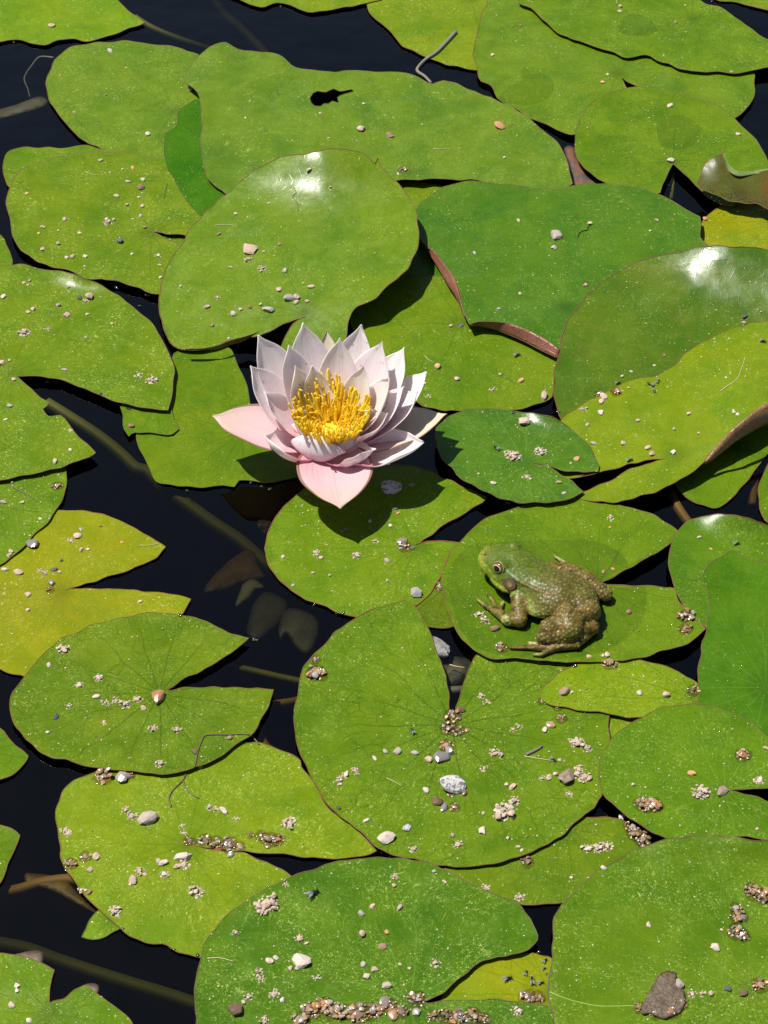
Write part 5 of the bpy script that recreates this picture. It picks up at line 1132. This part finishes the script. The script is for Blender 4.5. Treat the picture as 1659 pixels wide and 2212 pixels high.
strand('lily_petiole', "F 1120,1270 1165,1400 1240,1510", 3.0, STEM2, 'brownish stem under water above the round pad right of the frog', 'petiole', 0, 0, (-4, -5, -6), G_)
strand('lily_petiole', "F 1640,1080 1600,1200 1575,1400", 2.6, STEM2, 'brownish stem under water at the far right', 'petiole', 0, 0, (-6, -7, -7), G_)
strand('lily_petiole', "J -60,965 100,935 220,900 380,880 560,900", 3.0, STEM2, 'orange brown stem under water at the lower left edge', 'petiole', 0, 0, (-8, -6, -5), G_)
strand('lily_petiole', "J -60,1215 150,1255 300,1310 480,1370 700,1440 900,1500 1080,1560", 3.6, STEM, 'long dim stem under water along the bottom left', 'petiole', 0, 0, (-11, -10, -10), G_)
strand('lily_petiole', "G 1000,985 1150,940 1300,955 1500,1000 1640,1030", 2.0, STEM, 'thin stem under water right of the arrowhead pad', 'petiole', 0, 0, (-15, -8, -7, -7), G_)
strand('lily_petiole', "C 1148,880 1145,950 1135,1080", 1.7, STEM, 'thin upright stem in the notch of the upper right round pad', 'petiole', 0, 0, (-1.5, -3, -6), G_)
strand('lily_petiole', "G 1480,1150 1600,1130 1700,1100", 2.2, STEM2, 'reddish stem under water left of the heart pad', 'petiole', 0, 0, (-6, -7, -7), G_)
strand('lily_petiole', "G 1390,1270 1440,1380 1560,1440", 2.6, STEM2, 'brown stem under water below the arrowhead pad tip', 'petiole', 0, 0, (-5, -7, -7), G_)
strand('lily_petiole', "H 1175,1075 1215,1075 1265,1070", 2.4, GREYST, 'pale stem end under water inside the heart pad notch', 'petiole', 0, 0, (-4, -4, -5), G_)
strand('waterweed', "A 290,312 215,308 175,350 132,420 150,480 162,525", .7, simple('weed_grey', (.14, .14, .12), .6), 'thin grey bent weed under water at the left of the oval pad', 'waterweed', 0, .2, (-1, -2, -3))
def sheet(name, spec, z, mat, label, cat, dome=1.0, thick=.0005, group=None, crumple=0.0):
    ol = smooth_outline(parse(spec), 7, True, 2.0, 5); lo, hi = ol.min(0), ol.max(0)
    g = np.array([(x, y) for x in np.arange(lo[0], hi[0], 9) for y in np.arange(lo[1], hi[1], 8)]+[tuple(ol.mean(0))]); g = g[inside(ol, g)]; g = g[edge_dist(ol, g) > 3]
    pts = [Vector((float(a), float(b))) for a, b in np.vstack([ol, g])]; n0 = len(ol)
    r = delaunay_2d_cdt(pts, [(i, (i+1) % n0) for i in range(n0)], [], 0, 1e-4)
    VV = np.array([tuple(v) for v in r[0]]); TT = np.array(list(r[2])); TT = TT[inside(ol, VV[TT].mean(1))]
    ed = edge_dist(ol, VV); nn_ = np.array([noise.noise(Vector((q[0]*.03, q[1]*.03, 7))) for q in VV])
    zz_ = z+dome*(np.clip(ed/18, 0, 1)**.6)+dome*.5*nn_
    if crumple: zz_ = zz_+crumple*np.array([abs(noise.noise(Vector((q[0]*.11, q[1]*.13, 2)))) for q in VV])
    V = place_np(VV[:, 0], VV[:, 1], zz_/1000); base = Vector(V.mean(0))
    F = [tuple(int(i) for i in (t if np.cross(V[t[1]]-V[t[0]], V[t[2]]-V[t[0]])[2] > 0 else t[::-1])) for t in TT]
    o = mesh_obj(name, [tuple(v) for v in V], F, mat, None, base); sm = o.modifiers.new('thickness', 'SOLIDIFY'); sm.thickness = thick
    tag(o, label, cat, group); return o
def mottled(name, a, b, rough=.5, sc=90):
    M = NT(name); tc = M.n('TexCoord').outputs['Object']; M.l(M.mix(M.ramp(M.noise(tc, sc, 5, .65), .38, .64), a, b), M.p.inputs['Base Color']); M.p.inputs['Roughness'].default_value = rough
    M.l(M.bump(M.noise(tc, sc*5, 4), .0005, .6), M.p.inputs['Normal']); return M.m
OR = mottled('sunken_orange_leaf', (.30, .17, .03), (.16, .10, .03))
sheet('sunken_leaf', "G 1105,540 1140,470 1230,380 1330,312 1375,330 1410,420 1430,460 1300,490 1200,530", -7.5, OR, 'orange brown triangular leaf sunk in the dark water left of the notched pad', 'sunken leaf')
sheet('sunken_leaf', "J 140,845 240,852 350,880 420,950 520,1055 420,1010 330,960 250,925 150,900", -4.5, OR, 'orange brown leaf sunk beside the lower left pad', 'sunken leaf')
sheet('sunken_leaf', "C 560,800 610,790 640,870 700,930 780,985 740,1040 620,1005 590,900", -1.2, mottled('sunken_red_leaf', (.22, .09, .05), (.08, .07, .07)), 'reddish dead leaf sunk between the torn pad and the round pad', 'sunken leaf')
sheet('sunken_leaf', "A -60,580 0,590 100,560 180,530 230,524 262,545 230,575 150,600 60,625 -60,645", -3, mottled('sunken_grey_leaf', (.16, .14, .11), (.22, .20, .17)), 'grey tongue shaped leaf floating just under water at the left edge', 'sunken leaf')
sheet('sunken_leaf', "J 80,1285 180,1262 230,1272 232,1330 190,1350 110,1320", -.6, mottled('sunken_dark_leaf', (.10, .07, .05), (.16, .12, .09)), 'dark brown leaf scrap behind the bitten corner pad, left', 'sunken leaf')
sheet('sunken_leaf', "J 455,1450 490,1438 530,1450 532,1490 510,1500", -.6, mottled('sunken_dark_leaf2', (.10, .07, .05), (.16, .12, .09)), 'dark brown leaf scrap at the tip of the bitten corner pad', 'sunken leaf')
g_ = 'pale petals sunk in the dark water'
sheet('sunken_petal', "G 1272,620 1285,570 1310,500 1350,475 1385,475 1430,518 1380,525 1350,570 1310,600", -6, PALEG, 'small pale petal sunk below the orange triangular leaf', 'sunken petal', group=g_)
sheet('sunken_petal', "G 1335,770 1345,680 1370,600 1430,545 1500,560 1555,600 1540,670 1480,740 1400,795", -7, mottled('sunken_petal_dark', (.13, .12, .11), (.09, .085, .08)), 'dark grey petal sunk between two paler ones', 'sunken petal', group=g_)
sheet('sunken_petal', "G 1505,735 1530,660 1560,630 1659,650 H 470,690 480,740 440,860 400,875 340,820 300,760 270,795", -6.5, mottled('sunken_petal_mid', (.17, .16, .15), (.11, .105, .095)), 'largest grey petal sunk beside the heart pad', 'sunken petal', group=g_)
# rocks in the gap
def rock(t, x, y, sx, sy, sz, z, mat, label):
    me = pebble_mesh(x*.13, .8, .35, 3); me.materials.append(mat); me.polygons.foreach_set('use_smooth', [False]*len(me.polygons))
    o = bpy.data.objects.new('rock', me); link(o); u, v = uv(t, x, y); o.location = place(u, v, z/1000); o.location.z = z/1000-sz*.0006
    o.scale = (sx/1000, sy/1000, sz/1000); o.rotation_euler = (0, .1, .5); tag(o, label, 'rock')
RK = stone_material('grey_rock', [(.26, .25, .235)], fleck=(.15, .145, .14))
rock('H', 1128, 850, 6.5, 10, 5, 1.0, RK, 'grey rock wedged between the heart pad and the frog pad')
rock('H', 1230, 960, 12, 12, 5, -6, RK, 'pale rock under water in the notch of the heart pad')
# wilted scrap on the bottom right pad
p32 = [p for p in PADS if p.key == 'L32'][0]
z32 = float(p32.h([uv('L', 1100, 1500)])[0])
sheet('wilted_leaf', "L 975,1600 1000,1520 1040,1440 1080,1385 1130,1370 1165,1385 1170,1420 1200,1470 1215,1520 1190,1590 1130,1625 1080,1630 1030,1600", z32+.5, mottled('wilted_brown', (.055, .036, .018), (.150, .100, .055), .35, 700), 'wilted brown netted leaf scrap on the bottom right pad', 'wilted leaf', dome=.25, crumple=2.6)
# black specks along the rolled leaf
V = []; F = []
for _ in range(130):
    x = rnd.uniform(1330, 1659); y = 1035+(x-1330)*.20+abs(rnd.gauss(0, 22))*rnd.choice((1, -1))*.8; u, v = uv('C', x, y+8)
    z = float(p7.h([(u, v)])[0]) if inside(p7.poly, np.array([[u, v]]))[0] else 10
    c0 = place(u, v, z/1000); b = len(V); r = rnd.uniform(.18, .42)/1000
    for a in OCT: V.append(c0+Vector((a[0]*r, a[1]*r, a[2]*r*1.5)))
    F += [tuple(b+i for i in f_) for f_ in OF]
o = mesh_obj('aphids', V, F, FLYM); tag(o, 'swarm of tiny black aphids along the rolled brown leaf', 'aphids', kind='stuff')

# glossy beads added to stand in for sun glints along the pad rims
ALLV = []; ALLF = []
for t, x, y in (('D',630,225),('D',690,215),('D',790,262),('D',805,268),('D',760,325),('D',165,715),('D',258,735),('D',545,800),('D',692,882),('D',1410,1300),('D',1455,1312),('D',1010,1322),('D',1350,1280),
        ('G',460,1492),('G',975,668),('G',1372,800),('J',945,1258),('J',920,1250),('J',665,1145),('J',1068,1290),('H',582,655),('H',608,658),('H',450,612),('H',1500,60),('E',1500,1390),('E',1530,900),
        ('F',630,1235),('F',665,1237),('F',528,900),('F',445,1390),('I',560,935),('I',620,940),('A',905,1265),('A',75,225),('A',1515,35),('B',270,35),('B',1148,965),('C',1355,5),('C',1115,1000),('H',150,800),('K',865,755),('K',820,735),('L',415,1275),('L',710,500)):
    for k in range(3):
        u, v = uv(t, x+rnd.uniform(-9, 9)*(k > 0), y+rnd.uniform(-5, 5)*(k > 0)); c0 = place(u, v, (max(.2, top_pad(u, v)[1])+.1)/1000); r = rnd.choice((.0004, .0006, .0009))
        vv, ff = bead(r, 1, .7); b = len(ALLV); ALLV += [Vector(q)+c0 for q in vv]; ALLF += [tuple(i+b for i in f_) for f_ in ff]
M = NT('rim_glint'); M.p.inputs['Base Color'].default_value = (.03, .035, .02, 1); M.p.inputs['Roughness'].default_value = .1; M.p.inputs['Specular IOR Level'].default_value = 1
o = mesh_obj('rim_glints', ALLV, ALLF, M.m); tag(o, 'beads standing in for sun glints where the water meets the pad rims', None, kind='stuff')
